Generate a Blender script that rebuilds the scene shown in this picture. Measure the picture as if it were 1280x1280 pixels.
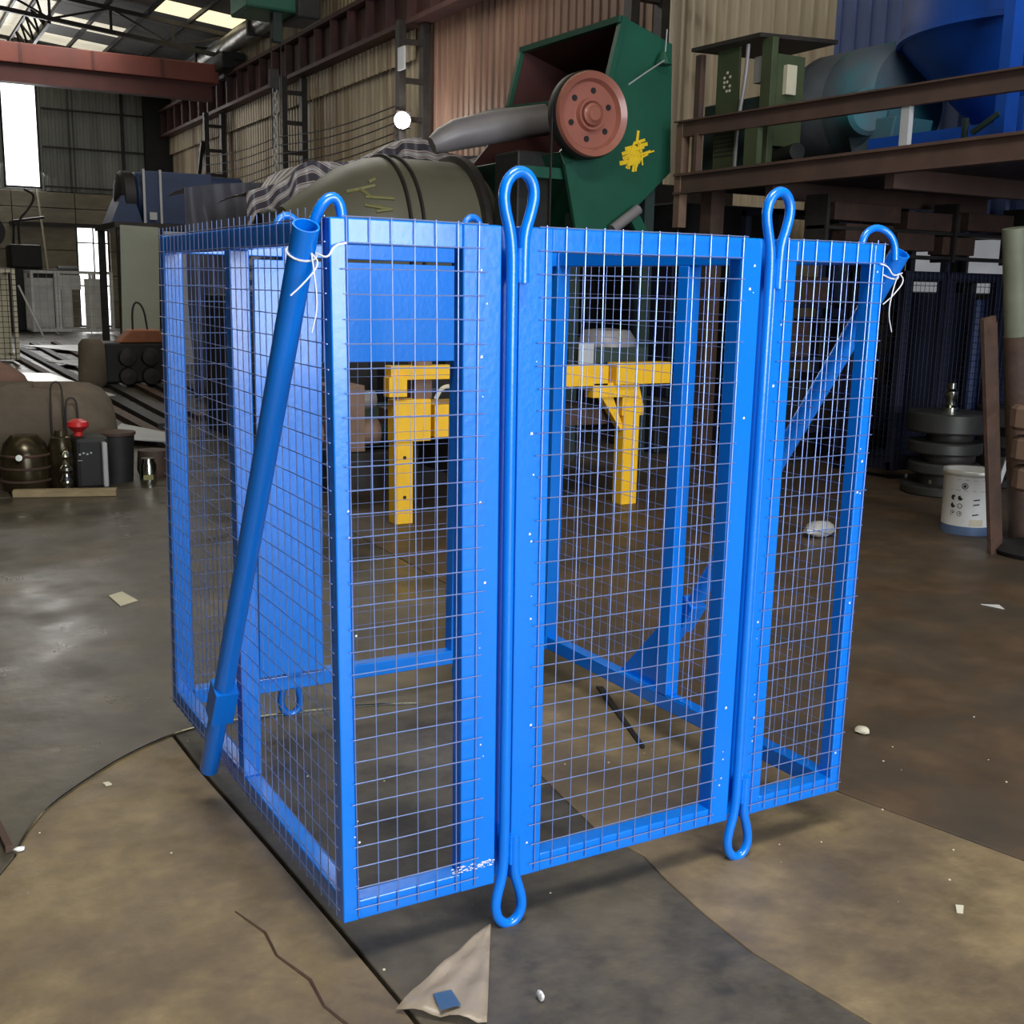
import bpy, math, random
from mathutils import Vector, Matrix
random.seed(7)
S = bpy.context.scene
for o in list(bpy.data.objects): bpy.data.objects.remove(o)
COL = S.collection
# ------------------------------------------------------------------ camera
CX, CY, CZ, YAW, PITCH, ROLL, FPX = -0.79294, -2.11653, 1.46, 0.5142415, 0.1933035, 0.02008035, 1424.06
f_ = Vector((math.sin(YAW)*math.cos(PITCH), math.cos(YAW)*math.cos(PITCH), -math.sin(PITCH)))
r_ = Vector((math.cos(YAW), -math.sin(YAW), 0)); u_ = r_.cross(f_)
r2 = r_*math.cos(ROLL)+u_*math.sin(ROLL); u2 = -r_*math.sin(ROLL)+u_*math.cos(ROLL)
cam = bpy.data.cameras.new('camera'); cam.sensor_width = 36; cam.lens = FPX/1280*36; cam.clip_end = 200; cam.clip_start = .05
co = bpy.data.objects.new('camera', cam); COL.objects.link(co)
M = Matrix((( r2.x, u2.x, -f_.x, CX), (r2.y, u2.y, -f_.y, CY), (r2.z, u2.z, -f_.z, CZ), (0, 0, 0, 1)))
co.matrix_world = M; S.camera = co
# ------------------------------------------------------------------ world, lights, exposure
w = bpy.data.worlds.new('sky'); S.world = w; w.use_nodes = True
bg = w.node_tree.nodes['Background']; bg.inputs[0].default_value = (.86, .93, 1, 1); bg.inputs[1].default_value = 1.6
def area(name, loc, aim, sx, sy, watts, col=(1, 1, 1)):
    l = bpy.data.lights.new(name, 'AREA'); l.shape = 'RECTANGLE'; l.size = sx; l.size_y = sy; l.energy = watts; l.color = col
    o = bpy.data.objects.new(name, l); COL.objects.link(o); o.location = loc
    o.rotation_euler = (Vector(aim)-Vector(loc)).to_track_quat('-Z', 'Y').to_euler(); return o
area('front_fill', (1.5, -8.7, 2.8), (.6, 0, 1.2), 5.6, 4.6, 860, (.93, .97, 1))  # unseen fill behind the viewer, added to light and gloss the cage front
area('roof_daylight_fill', (-.4, -2.05, 7.6), (-.2, -1.6, 0), 3.5, 1.4, 480, (1, .98, .92))  # unseen overhead fill, added to brighten the cage from above
area('roof_daylight_fill', (4.6, 14, 7.4), (4.6, 14, 0), 4, 1.6, 200, (1, .97, .9))  # unseen overhead fill, added for the middle of the hall
area('roof_daylight_fill', (2.0, 27, 7.4), (2.0, 27, 0), 6, 1.6, 150, (1, .97, .9))
area('window_daylight', (3.6, 35.7, 5.6), (2.5, 20, 0), 1.4, 3, 160, (1, 1, 1))
S.view_settings.view_transform = 'Standard'; S.view_settings.look = 'None'
S.view_settings.gamma = 1; S.view_settings.use_curve_mapping = False; S.view_settings.exposure = 0.0

# ------------------------------------------------------------------ materials
def nd(nt, t, **k):
    n = nt.nodes.new(t)
    for a, b in k.items(): setattr(n, a, b)
    return n
def mat(name, base, rough=.5, metal=0, var=.12, scale=6, bump=0, bscale=40, col2=None, c2lo=.45, c2hi=.7, coat=0, stretch=(1, 1, 1),
        emit=0, rnd=0, rvar=0.0, alpha=1, trans=0, spec=.5, detail=5):
    m = bpy.data.materials.new(name); m.use_nodes = True; nt = m.node_tree; b = nt.nodes['Principled BSDF']; L = nt.links.new
    tc = nd(nt, 'ShaderNodeNewGeometry'); mp = nd(nt, 'ShaderNodeMapping'); mp.inputs['Scale'].default_value = stretch
    L(tc.outputs['Position'], mp.inputs[0])
    n = nd(nt, 'ShaderNodeTexNoise'); n.inputs['Scale'].default_value = scale; n.inputs['Detail'].default_value = detail; n.inputs['Roughness'].default_value = .6
    L(mp.outputs[0], n.inputs['Vector'])
    cr = nd(nt, 'ShaderNodeValToRGB'); e = cr.color_ramp.elements
    e[0].position = .3; e[1].position = .7
    e[0].color = tuple(max(0, c*(1-var)) for c in base)+(1,); e[1].color = tuple(min(1, c*(1+var)) for c in base)+(1,)
    L(n.outputs[0], cr.inputs[0]); out = cr.outputs[0]
    if col2:
        n2 = nd(nt, 'ShaderNodeTexNoise'); n2.inputs['Scale'].default_value = scale*.37; n2.inputs['Detail'].default_value = 8; n2.inputs['Roughness'].default_value = .65
        L(mp.outputs[0], n2.inputs['Vector'])
        mr = nd(nt, 'ShaderNodeMapRange'); mr.inputs[1].default_value = c2lo; mr.inputs[2].default_value = c2hi; L(n2.outputs[0], mr.inputs[0])
        mx = nd(nt, 'ShaderNodeMix', data_type='RGBA'); L(mr.outputs[0], mx.inputs[0]); L(out, mx.inputs[6]); mx.inputs[7].default_value = tuple(col2)+(1,); out = mx.outputs[2]
    if rnd:
        oi = nd(nt, 'ShaderNodeObjectInfo'); mr = nd(nt, 'ShaderNodeMapRange'); mr.inputs[3].default_value = 1-rnd; mr.inputs[4].default_value = 1+rnd; L(oi.outputs['Random'], mr.inputs[0])
        hv = nd(nt, 'ShaderNodeHueSaturation'); L(mr.outputs[0], hv.inputs['Value']); L(out, hv.inputs['Color']); out = hv.outputs[0]
    L(out, b.inputs['Base Color'])
    b.inputs['Roughness'].default_value = rough; b.inputs['Metallic'].default_value = metal; b.inputs['Coat Weight'].default_value = coat; b.inputs['Coat Roughness'].default_value = .12
    b.inputs['Specular IOR Level'].default_value = spec
    if rvar:
        n3 = nd(nt, 'ShaderNodeTexNoise'); n3.inputs['Scale'].default_value = scale*.6; n3.inputs['Detail'].default_value = 6; L(tc.outputs['Position'], n3.inputs['Vector'])
        mr = nd(nt, 'ShaderNodeMapRange'); mr.inputs[1].default_value = .3; mr.inputs[2].default_value = .7; mr.inputs[3].default_value = rough-rvar; mr.inputs[4].default_value = rough+rvar
        L(n3.outputs[0], mr.inputs[0]); L(mr.outputs[0], b.inputs['Roughness'])
    if bump:
        nb = nd(nt, 'ShaderNodeTexNoise'); nb.inputs['Scale'].default_value = bscale; nb.inputs['Detail'].default_value = 6; L(mp.outputs[0], nb.inputs['Vector'])
        bp = nd(nt, 'ShaderNodeBump'); bp.inputs['Strength'].default_value = bump; bp.inputs['Distance'].default_value = .02; L(nb.outputs[0], bp.inputs['Height']); L(bp.outputs[0], b.inputs['Normal'])
    if emit:
        L(out, b.inputs['Emission Color']); b.inputs['Emission Strength'].default_value = emit
    if trans: b.inputs['Transmission Weight'].default_value = trans
    if alpha < 1: b.inputs['Alpha'].default_value = alpha
    return m
K = {}
K['blue'] = mat('blue_gloss_paint', (.0, .185, .78), .25, 0, .05, 3, coat=.5, bump=.04, bscale=60)
K['wire'] = mat('bright_wire', (.22, .31, .64), .30, .55, .05, 10)
K['tie'] = mat('white_wire_tie', (.8, .82, .85), .4, 0, .02)
K['floor'] = mat('brown_concrete', (.20, .148, .08), .5, 0, .38, 6, bump=.3, bscale=14, detail=12, col2=(.115, .085, .056), c2lo=.42, c2hi=.64, rvar=.12, rnd=.03)
K['floorg'] = mat('grey_worn_concrete', (.064, .055, .041), .36, 0, .34, 5, detail=12, bump=.18, bscale=7, col2=(.115, .09, .06), c2lo=.48, c2hi=.66, rvar=.12)
K['floord'] = mat('oily_dark_concrete', (.068, .058, .043), .55, 0, .55, 6, bump=.35, bscale=16, detail=12, col2=(.115, .095, .064), c2lo=.5, c2hi=.66, rvar=.12)
K['floorr'] = mat('red_brown_concrete', (.092, .060, .036), .5, 0, .32, 5, detail=12, bump=.12, bscale=8, col2=(.06, .048, .036), c2lo=.44, c2hi=.64, rvar=.1)
K['joint'] = mat('joint_dirt', (.012, .01, .008), .9)
K['cream'] = mat('cream_rusty_sheet', (.50, .42, .29), .6, 0, .25, 2.2, col2=(.24, .14, .08), c2lo=.47, c2hi=.68, stretch=(3, 3, .22), rnd=.12)
K['pink'] = mat('red_brown_sheet', (.16, .085, .058), .6, 0, .3, 2.2, col2=(.30, .20, .13), c2lo=.5, c2hi=.72, stretch=(3, 3, .22), rnd=.1)
K['pale'] = mat('lit_cream_sheet', (.76, .63, .47), .6, 0, .14, 2.2, col2=(.48, .26, .12), c2lo=.6, c2hi=.75, stretch=(3, 3, .2), rnd=.08)  # lighter copy of the cream sheet, brighter light on it painted in
K['bsheet'] = mat('blue_sheet', (.10, .16, .42), .5, 0, .1, 2, stretch=(2, 2, .4), rnd=.1)
K['gsheet'] = mat('grey_green_sheet', (.25, .265, .25), .6, 0, .15, 1.2, col2=(.16, .165, .155), stretch=(2, 2, .3), rnd=.12)
K['lsheet'] = mat('dark_brown_sheet', (.06, .05, .042), .6, 0, .2, 2, rnd=.1)
K['masonry'] = mat('beige_masonry', (.30, .27, .21), .85, 0, .2, 1.6, bump=.2, bscale=5, col2=(.19, .17, .14), stretch=(1, 1, 2.5), rnd=.06)
K['roof'] = mat('roof_sheet', (.15, .15, .14), .7, 0, .2, 1.2, col2=(.09, .085, .08), rnd=.2)
K['skyl'] = mat('translucent_roof_sheet', (1, .88, .56), .5, 0, .04, 1, emit=1.15, rnd=.05)
K['skyp'] = mat('dusty_translucent_roof_sheet', (.86, .80, .62), .5, 0, .1, 1, emit=.62, rnd=.1)
K['pane'] = mat('daylight_pane', (1, 1, 1), .3, 0, 0, 1, emit=3)
K['panedim'] = mat('frosted_pane', (.62, .63, .67), .4, 0, .12, 2, emit=.30)
K['steel'] = mat('dark_steel', (.035, .030, .028), .55, .3, .3, 8)
K['redsteel'] = mat('dark_red_steel', (.085, .035, .032), .6, .1, .25, 3, col2=(.045, .03, .03))
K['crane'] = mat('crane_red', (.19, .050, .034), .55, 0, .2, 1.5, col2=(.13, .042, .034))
K['crane_shade'] = mat('crane_red_shaded', (.09, .028, .024), .6, 0, .2, 2)  # crane red darkened, shade of the lower girder painted in
K['brown'] = mat('brown_beam_paint', (.105, .062, .050), .6, 0, .2, 4, col2=(.075, .052, .045))
K['green'] = mat('dark_green_paint', (.012, .10, .062), .45, 0, .12, 3, coat=.1, col2=(.01, .075, .05))
K['dred'] = mat('dark_red_interior', (.07, .02, .018), .7, 0, .2, 4)
K['wheel'] = mat('red_oxide_paint', (.36, .13, .095), .38, 0, .08, 6, coat=.3)
K['black'] = mat('black_iron', (.012, .012, .013), .6, 0, .3, 8)
K['yellow'] = mat('yellow_paint', (.95, .54, .02), .45, 0, .08, 6, col2=(.6, .36, .06), c2lo=.6, c2hi=.8)
K['ymark'] = mat('sprayed_yellow', (.90, .62, .02), .6, 0, .05)
K['ydim'] = mat('faded_yellow_spray', (.21, .20, .075), .6, 0, .1)
K['olive'] = mat('olive_drum_paint', (.125, .12, .085), .5, 0, .06, 2, col2=(.10, .10, .075))
K['ggrey'] = mat('grey_pipe', (.24, .225, .24), .42, .1, .08, 3)
K['teal'] = mat('teal_paint', (.03, .19, .24), .55, 0, .2, 3, col2=(.10, .13, .17), c2lo=.4, c2hi=.6)
K['gteal'] = mat('grey_teal_paint', (.11, .125, .15), .55, 0, .2, 3)
K['tblue'] = mat('deep_blue_paint', (.006, .07, .40), .45, 0, .15, 2)
K['navy'] = mat('navy_paint', (.022, .04, .11), .5, 0, .2, 3)
K['navyd'] = mat('dark_navy_paint', (.008, .010, .03), .6, 0, .2, 3)
K['gcab'] = mat('olive_green_cabinet', (.055, .075, .035), .6, 0, .2, 4)
K['mint'] = mat('pale_green_panel', (.34, .37, .30), .55, 0, .08, 2)
K['white'] = mat('white_paint', (.80, .81, .82), .5, 0, .06, 4, col2=(.6, .6, .6))
K['wgrey'] = mat('pale_grey_paint', (.45, .46, .48), .55, 0, .1, 3)
K['alu'] = mat('bright_sheet', (.72, .72, .70), .35, .4, .1, 4)
K['rust'] = mat('rusty_steel', (.085, .048, .034), .7, .2, .3, 9, col2=(.06, .04, .035), bump=.2, bscale=30)
K['rustl'] = mat('light_rust', (.19, .12, .085), .7, .1, .2, 6)
K['wood'] = mat('pale_wood', (.34, .26, .15), .7, 0, .2, 8, stretch=(.3, 4, 4))
K['sack'] = mat('brown_sacking', (.15, .115, .085), .85, 0, .2, 4, col2=(.10, .085, .06), bump=.4, bscale=8)
K['sackr'] = mat('reddish_sacking', (.22, .12, .09), .85, 0, .2, 4, bump=.3, bscale=8)
K['glassb'] = mat('oily_brown_casing', (.055, .042, .022), .22, .5, .5, 8, col2=(.16, .12, .06), c2lo=.56, c2hi=.7)
K['chrome'] = mat('chrome', (.55, .57, .5), .15, 1, .2, 12)
K['redp'] = mat('red_plastic', (.65, .03, .03), .4, 0, .05)
K['orange'] = mat('orange_rust_paint', (.34, .12, .05), .6, 0, .15)
K['foam'] = mat('paper', (.62, .58, .45), .8, 0, .05)
K['film'] = mat('plastic_film', (.50, .41, .31), .3, 0, .1, 8, alpha=.5, bump=.3, bscale=14)
K['fblue'] = mat('faded_blue_ink', (.05, .12, .25), .5, alpha=.8)
K['dgrn'] = mat('dull_green_paint', (.02, .04, .036), .6, 0, .2)
K['pipeg'] = mat('dull_green_pipe', (.15, .165, .12), .6, 0, .2, 4)
K['duct'] = mat('foil_duct', (.33, .32, .29), .4, .6, .4, 6, bump=.6, bscale=9)
K['ink'] = mat('black_ink', (.02, .02, .03), .6)
K['lampm'] = mat('lit_lamp_glass', (1, 1, .98), .3, 0, 0, 1, emit=30)
K['pailblue'] = mat('pail_blue_band', (.10, .16, .30), .5, 0, .1)
# striped tarpaulin
def tarp_mat():
    m = bpy.data.materials.new('striped_tarpaulin'); m.use_nodes = True; nt = m.node_tree; b = nt.nodes['Principled BSDF']; L = nt.links.new
    g = nd(nt, 'ShaderNodeUVMap'); mp = nd(nt, 'ShaderNodeMapping'); L(g.outputs[0], mp.inputs[0])
    wv = nd(nt, 'ShaderNodeTexWave'); wv.bands_direction = 'Y'; wv.inputs['Scale'].default_value = 2.3; wv.inputs['Distortion'].default_value = 2.5; wv.inputs['Detail'].default_value = 2
    L(mp.outputs[0], wv.inputs['Vector']); cr = nd(nt, 'ShaderNodeValToRGB'); cr.color_ramp.interpolation = 'CONSTANT'; e = cr.color_ramp.elements
    e[0].position = 0; e[0].color = (.11, .10, .14, 1); e[1].position = .5; e[1].color = (.80, .77, .80, 1)
    for p, c in ((.28, (.13, .10, .10, 1)), (.72, (.30, .14, .12, 1)), (.86, (.7, .68, .7, 1))): x = e.new(p); x.color = c
    L(wv.outputs[0], cr.inputs[0]); L(cr.outputs[0], b.inputs['Base Color']); b.inputs['Roughness'].default_value = .4
    return m
K['tarp'] = tarp_mat()
K['tarpg'] = mat('grey_tarpaulin', (.14, .145, .19), .5, 0, .15, 2, bump=.5, bscale=3, col2=(.09, .09, .13))

# ------------------------------------------------------------------ helpers
class MB:
    def __init__(s): s.v = []; s.f = []
    def add(s, vs, fs):
        k = len(s.v); s.v += [tuple(v) for v in vs]; s.f += [tuple(i+k for i in f) for f in fs]; return s
    def box(s, a, b):
        x0, y0, z0 = a; x1, y1, z1 = b
        return s.add([(x0,y0,z0),(x1,y0,z0),(x1,y1,z0),(x0,y1,z0),(x0,y0,z1),(x1,y0,z1),(x1,y1,z1),(x0,y1,z1)],
                     [(3,2,1,0),(4,5,6,7),(0,1,5,4),(1,2,6,5),(2,3,7,6),(3,0,4,7)])
    def bar(s, p, q, w=.05, h=.05, up=(0, 0, 1)):
        p = Vector(p); q = Vector(q); d = (q-p).normalized(); u = Vector(up)
        if abs(d.dot(u)) > .98: u = Vector((0, 1, 0))
        a = d.cross(u).normalized(); b = a.cross(d).normalized()
        vs = [c+a*i*w/2+b*j*h/2 for c in (p, q) for i, j in ((-1,-1),(1,-1),(1,1),(-1,1))]
        return s.add(vs, [(3,2,1,0),(4,5,6,7),(0,1,5,4),(1,2,6,5),(2,3,7,6),(3,0,4,7)])
    def tube(s, pts, r, n=8, closed=False):
        pts = [Vector(p) for p in pts]; N = len(pts); k = len(s.v); rr = r if isinstance(r, (list, tuple)) else [r]*N
        ref = None
        for i, p in enumerate(pts):
            if closed: t = pts[(i+1) % N]-pts[i-1]
            else: t = pts[min(i+1, N-1)]-pts[max(i-1, 0)]
            t.normalize()
            if ref is None:
                ref = Vector((0, 0, 1)) if abs(t.z) < .9 else Vector((1, 0, 0))
            a = (ref-t*ref.dot(t)).normalized(); ref = a; b = t.cross(a)
            for j in range(n):
                an = 2*math.pi*j/n; s.v.append(tuple(p+(a*math.cos(an)+b*math.sin(an))*rr[i]))
        for i in range(N if closed else N-1):
            for j in range(n):
                i2 = (i+1) % N; s.f.append((k+i*n+j, k+i*n+(j+1) % n, k+i2*n+(j+1) % n, k+i2*n+j))
        if not closed:
            s.f.append(tuple(k+j for j in range(n))[::-1]); s.f.append(tuple(k+(N-1)*n+j for j in range(n)))
        return s
    def cyl(s, p, q, r, r1=None, n=20): return s.tube([p, q], [r, r if r1 is None else r1], n)
    def lathe(s, prof, o, ax=(0, 0, 1), n=28):       # prof: (radius, height) along ax
        o = Vector(o); ax = Vector(ax).normalized(); ref = Vector((0, 0, 1)) if abs(ax.z) < .9 else Vector((1, 0, 0))
        a = ax.cross(ref).normalized(); b = ax.cross(a); k = len(s.v)
        for (r, h) in prof:
            for j in range(n):
                t = 2*math.pi*j/n; s.v.append(tuple(o+ax*h+(a*math.cos(t)+b*math.sin(t))*max(r, 1e-4)))
        for i in range(len(prof)-1):
            for j in range(n): s.f.append((k+i*n+j, k+i*n+(j+1) % n, k+(i+1)*n+(j+1) % n, k+(i+1)*n+j))
        return s
    def prism(s, poly, off):                          # poly: 3-D points, extruded by off
        n = len(poly); off = Vector(off); vs = [Vector(p) for p in poly]; vs += [p+off for p in vs]
        return s.add(vs, [tuple(range(n))[::-1], tuple(range(n, 2*n))]+[(i, (i+1) % n, n+(i+1) % n, n+i) for i in range(n)])
    def build(s, name, m, parent=None, bev=0, smooth=False, warp=None):
        o0 = Vector((0, 0, 0)); p = parent
        while p is not None: o0 += p.location; p = p.parent
        vs = [warp(v) for v in s.v] if warp else s.v
        me = bpy.data.meshes.new(name); me.from_pydata([tuple(Vector(v)-o0) for v in vs], [], s.f); me.materials.append(K[m] if isinstance(m, str) else m)
        o = bpy.data.objects.new(name, me); COL.objects.link(o)
        import bmesh
        b = bmesh.new(); b.from_mesh(me); bmesh.ops.recalc_face_normals(b, faces=b.faces); b.to_mesh(me); b.free()
        if smooth:
            for pl in me.polygons: pl.use_smooth = True
            try: me.set_sharp_from_angle(angle=math.radians(38))
            except Exception: pass
        if bev:
            bm = o.modifiers.new('bevel', 'BEVEL'); bm.width = bev; bm.segments = 2; bm.limit_method = 'ANGLE'
        if parent is not None: o.parent = parent
        return o
def thing(name, label, cat, loc, group=None):
    o = bpy.data.objects.new(name, None); COL.objects.link(o); o.location = loc; o.empty_display_size = .1
    return tag(o, label, cat, group)
def tag(o, label, cat, group=None, kind=None):
    o['label'] = label; o['category'] = cat
    if group: o['group'] = group
    if kind: o['kind'] = kind
    return o
def struct(o, label=None):
    o['kind'] = 'structure'
    if label: o['label'] = label
    return o
def arc(c, r, a0, a1, n, ax1, ax2):
    c = Vector(c); ax1 = Vector(ax1); ax2 = Vector(ax2)
    return [c+ax1*r*math.cos(a0+(a1-a0)*i/n)+ax2*r*math.sin(a0+(a1-a0)*i/n) for i in range(n+1)]
def smoothpts(pts, it=2):
    pts = [Vector(p) for p in pts]
    for _ in range(it):
        q = [pts[0]]
        for a, b in zip(pts, pts[1:]): q += [a*.75+b*.25, a*.25+b*.75]
        q.append(pts[-1]); pts = q
    return pts
def rep(src, parent, loc, n=None):                    # a copy of a part, sharing mesh data
    c = src.copy(); COL.objects.link(c); c.parent = parent; c.location = loc; return c

# ================================================================== SETTING
# floor: dirt bed with concrete slabs as pieces
fl = struct(MB().box((-12, -9, -.16), (8.3, 36.3, -.04)).build('floor', 'joint'), 'worn brown concrete workshop floor with dark joints')
def slab(poly, m, z=0):
    o = MB().prism([(x, y, -.035) for x, y in poly], (0, 0, .035+z)).build('floor_slab', m, fl, bev=.004); return o
G = .003
S1 = [(.105, -1.3), (.085, -.6), (.072, -.152), (.059, .136), (.035, .6), (-.002, 1.196), (-.03, 1.9)]
J2 = [(.98, -1.3), (.93, -.95), (.893, -.671), (.868, -.5), (.847, -.357), (.852, -.18), (.868, -.006), (.89, .12), (.86, .30), (.92, .8), (.95, 1.9)]
J3 = [(2.02, -1.3), (1.90, -.86), (1.78, -.361), (1.715, -.10), (1.648, .172), (1.62, .5), (1.60, 1.1), (1.63, 1.9)]
def shift(p, d): return [(x+d, y) for x, y in p]
ST = [(-12, -3.5), (-3.2, -1.6), (-1.5, -.35), (-.85, .30), (-.562, .86), (-.52, .98), (-.45, 1.115), (-.318, 1.262), (-.16, 1.41), (-.012, 1.50)]
ST2 = [(.056, 1.535), (.30, 1.52), (.50, 1.49), (.63, 1.47), (.82, 1.40), (.94, 1.36)]
slab([(-12, -9), (-.1, -9), (.10, -1.32)]+shift(S1, -G-.004)[:-1]+[(-.018, 1.495)]+ST[:-1][::-1], 'floor')
slab([(x-.001, y+.0015) for x, y in ST]+[(x, y+.0015) for x, y in ST2]+[(1.605, 1.36), (1.64, 1.908), (1.7, 6.2), (-12, 6.2)], 'floorg')
slab(shift(S1, G)[:-1]+[(-.008, 1.50)]+ST2+shift(J2, -G*.4)[:-1][::-1], 'floord')
slab(shift(J2, G*.4)[:-1]+[(.945, 1.358), (1.600, 1.358)]+shift(J3, -G)[:-1][::-1], 'floor')
slab([(1.784, -.361+0)] and (shift(J3, G)[:-1]+[(1.611, 1.36), (1.646, 1.908), (1.706, 6.2), (8.3, 6.2), (8.3, -1.3)]), 'floorr')
slab([(.106, -1.308), (-.05, -9), (8.3, -9), (8.3, -1.308)], 'floor')
for (y0, y1) in ((6.208, 12), (12.008, 18), (18.008, 24), (24.008, 30), (30.008, 36.3)):
    for (x0, x1) in ((-12, -6.01), (-6, -.01), (0, 3.99), (4, 8.3)):
        slab([(x0, y0), (x1, y0), (x1, y1), (x0, y1)], 'floorg')
# corrugated sheet mesh
def sheet_mesh(L, H, axis='y', pitch=.2, d=.024):
    n = int(round(L/pitch)); pr = []
    for i in range(n):
        b = i*pitch; pr += [(b, 0), (b+pitch*.3, 0), (b+pitch*.4, d), (b+pitch*.75, d), (b+pitch*.85, 0)]
    pr.append((L, 0)); m = MB(); k = len(pr)
    for z in (0, H): m.v += [((d_, t, z) if axis == 'y' else (t, d_, z)) for t, d_ in pr]
    m.f = [(i, i+1, k+i+1, k+i) for i in range(k-1)]; return m
WL = struct(MB().box((8.06, -9, 0), (8.2, 36.2, 7.8)).build('wall_right', 'cream'), 'corrugated sheet side wall behind steel columns')
cache = {}
def sheet(parent, kind, L, H, loc, axis, m, name='wall_sheet'):
    key = (kind, L, H, axis, m)
    if key not in cache:
        o = sheet_mesh(L, H, axis).build(name, m, None); cache[key] = o; o.parent = parent; o.location = loc
    else:
        o = rep(cache[key], parent, loc)
    return o
y = -9.0
while y < 35.9:
    m = 'cream'
    if y > 9.7 and y < 16.5: m = 'pink'
    elif y >= 6.9 and y <= 9.7: m = 'pale'
    elif y < 6.9: m = 'bsheet'
    sheet(WL, 'r', 1.0, 7.7, (8.0, y, 0), 'y', m); y += 1.0
# lip strips just under the crane rail
for i in range(19):
    y = 17+i
    o = sheet(WL, 'lip', 1.0, .5, (7.9, y, 5.35), 'y', 'cream', 'lip_sheet')
# end wall
WE = struct(MB().box((-12, 36.1, 0), (8.2, 36.3, 8.9)).build('wall_back', 'gsheet'), 'far end wall of grey sheets over beige masonry')
# rebuild the end wall core as pieces round the openings
WE.data.clear_geometry()
m = MB()
for a, b in (((-12, 36.1, 0), (3.15, 36.3, 8.9)), ((4.2, 36.1, 3.3), (8.2, 36.3, 8.9)), ((3.15, 36.1, 7.25), (4.2, 36.3, 8.9)), ((3.15, 36.1, 0), (5.1, 36.3, 4.15)), ((6.05, 36.1, 0), (8.2, 36.3, 3.3)), ((4.2, 36.1, 3.1), (8.2, 36.3, 4.2))): m.box(a, b)
WE.data.from_pydata(m.v, [], m.f)
for x in [i for i in range(-12, 8)]:
    if x in (3,): continue
    sheet(WE, 'e', 1.0, 4.6, (x if x < 3 else x+.2 if x == 4 else x, 36.0, 4.1), 'x', 'gsheet')
sheet(WE, 'e2', .2, 4.6, (3.0, 36.0, 4.1), 'x', 'gsheet')
sheet(WE, 'e3', 1.0, 1.4, (3.2, 36.0, 7.3), 'x', 'gsheet')
# masonry courses below
for z0, z1 in ((0, .8), (.8, 1.6), (1.6, 2.35), (2.35, 3.1), (3.1, 3.6), (3.6, 4.08)):
    xs = [-12, -9, -6, -3, 0, 1.6, 3.3, 5.08] if z0 < 3.05 else [-12, -9, -6, -3, 0, 1.6, 3.3, 5.1, 6.6, 8.2]
    for a, b in zip(xs, xs[1:]): MB().box((a+.01, 35.9, z0+.01), (b-.01, 36.1, z1-.01)).build('masonry_panel', 'masonry', WE, bev=.01)
    if z0 < 3.05: MB().box((6.08, 35.9, z0+.01), (8.0, 36.1, z1-.01)).build('masonry_panel', 'masonry', WE, bev=.01)
# purlin rails on the end wall and the ledge
for z in (4.2, 5.35, 6.45): MB().box((4.25, 35.85, z), (8, 35.93, z+.05)).build('wall_rail', 'steel', WE)
MB().box((6.55, 35.86, 4.2), (6.63, 35.95, 8.2)).build('wall_post', 'steel', WE)
MB().box((3.2, 35.75, 3.05), (8, 35.9, 3.16)).build('wall_ledge', 'steel', WE)
MB().box((7.2, 35.5, 0), (8, 35.8, 7.5)).build('corner_panel', 'black', WE)
def window(n, x0, x1, z0, z1, yy, bars, label, m='pane'):
    fr = MB(); t = .06
    fr.box((x0, yy-.05, z0), (x1, yy+.03, z0+t)).box((x0, yy-.05, z1-t), (x1, yy+.03, z1)).box((x0, yy-.05, z0), (x0+t, yy+.03, z1)).box((x1-t, yy-.05, z0), (x1, yy+.03, z1))
    for b in bars[0]: fr.box((b-.02, yy-.04, z0), (b+.02, yy+.02, z1))
    for b in bars[1]: fr.box((x0, yy-.04, b-.02), (x1, yy+.02, b+.02))
    o = struct(fr.build('window_%d' % n, 'steel'), label)
    MB().box((x0+t, yy, z0+t), (x1-t, yy+.01, z1-t)).build('pane', m, o); return o
window(1, 3.15, 4.2, 4.15, 7.3, 36.05, ((), ()), 'tall overexposed window high in the far end wall')
window(2, 5.08, 6.08, 0.02, 3.1, 36.05, ((5.6,), (2.6, 1.3)), 'bright glazed doorway with mullions in the far end wall')
# under-mezzanine windows in the right wall
def windowx(n, y0, y1, z0, z1, label):
    X = 7.93; t = .05; fr = MB()
    fr.box((X, y0, z0), (X+.06, y1, z0+t)).box((X, y0, z1-t), (X+.06, y1, z1)).box((X, y0, z0), (X+.06, y0+t, z1)).box((X, y1-t, z0), (X+.06, y1, z1))
    o = struct(fr.build('window_%d' % n, 'steel'), label); MB().box((X+.03, y0+t, z0+t), (X+.04, y1-t, z1-t)).build('pane', 'panedim', o)
windowx(3, 4.55, 5.12, 1.45, 2.02, 'frosted side-wall window nearest the rusty column')
windowx(4, 5.2, 5.95, 1.45, 2.02, 'frosted side-wall window seen beside the cage top corner')
windowx(5, 6.2, 7.2, 2.33, 2.5, 'thin slit window under the platform')
windowx(6, 7.5, 8.4, 2.08, 2.32, 'slit window seen past the front lifting eye')
# left wall and the wall behind the camera, with an opening added for the light
o = struct(MB().box((-12.2, -9, 0), (-12, 36.2, 9.8)).build('wall_left', 'cream'), 'left side wall of the hall')
for i in range(45): sheet(o, 'l', 1.0, 7.7, (-12.0, -9+i, 0), 'y', 'lsheet')
m = MB().box((-12, -9.2, 0), (-1.4, -9, 8.8)).box((4.4, -9.2, 0), (8.2, -9, 8.8)).box((-1.4, -9.2, 5.2), (4.4, -9, 8.8))
struct(m.build('wall_front', 'gsheet'), 'wall behind the viewer with an opening added to let light in')
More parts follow.
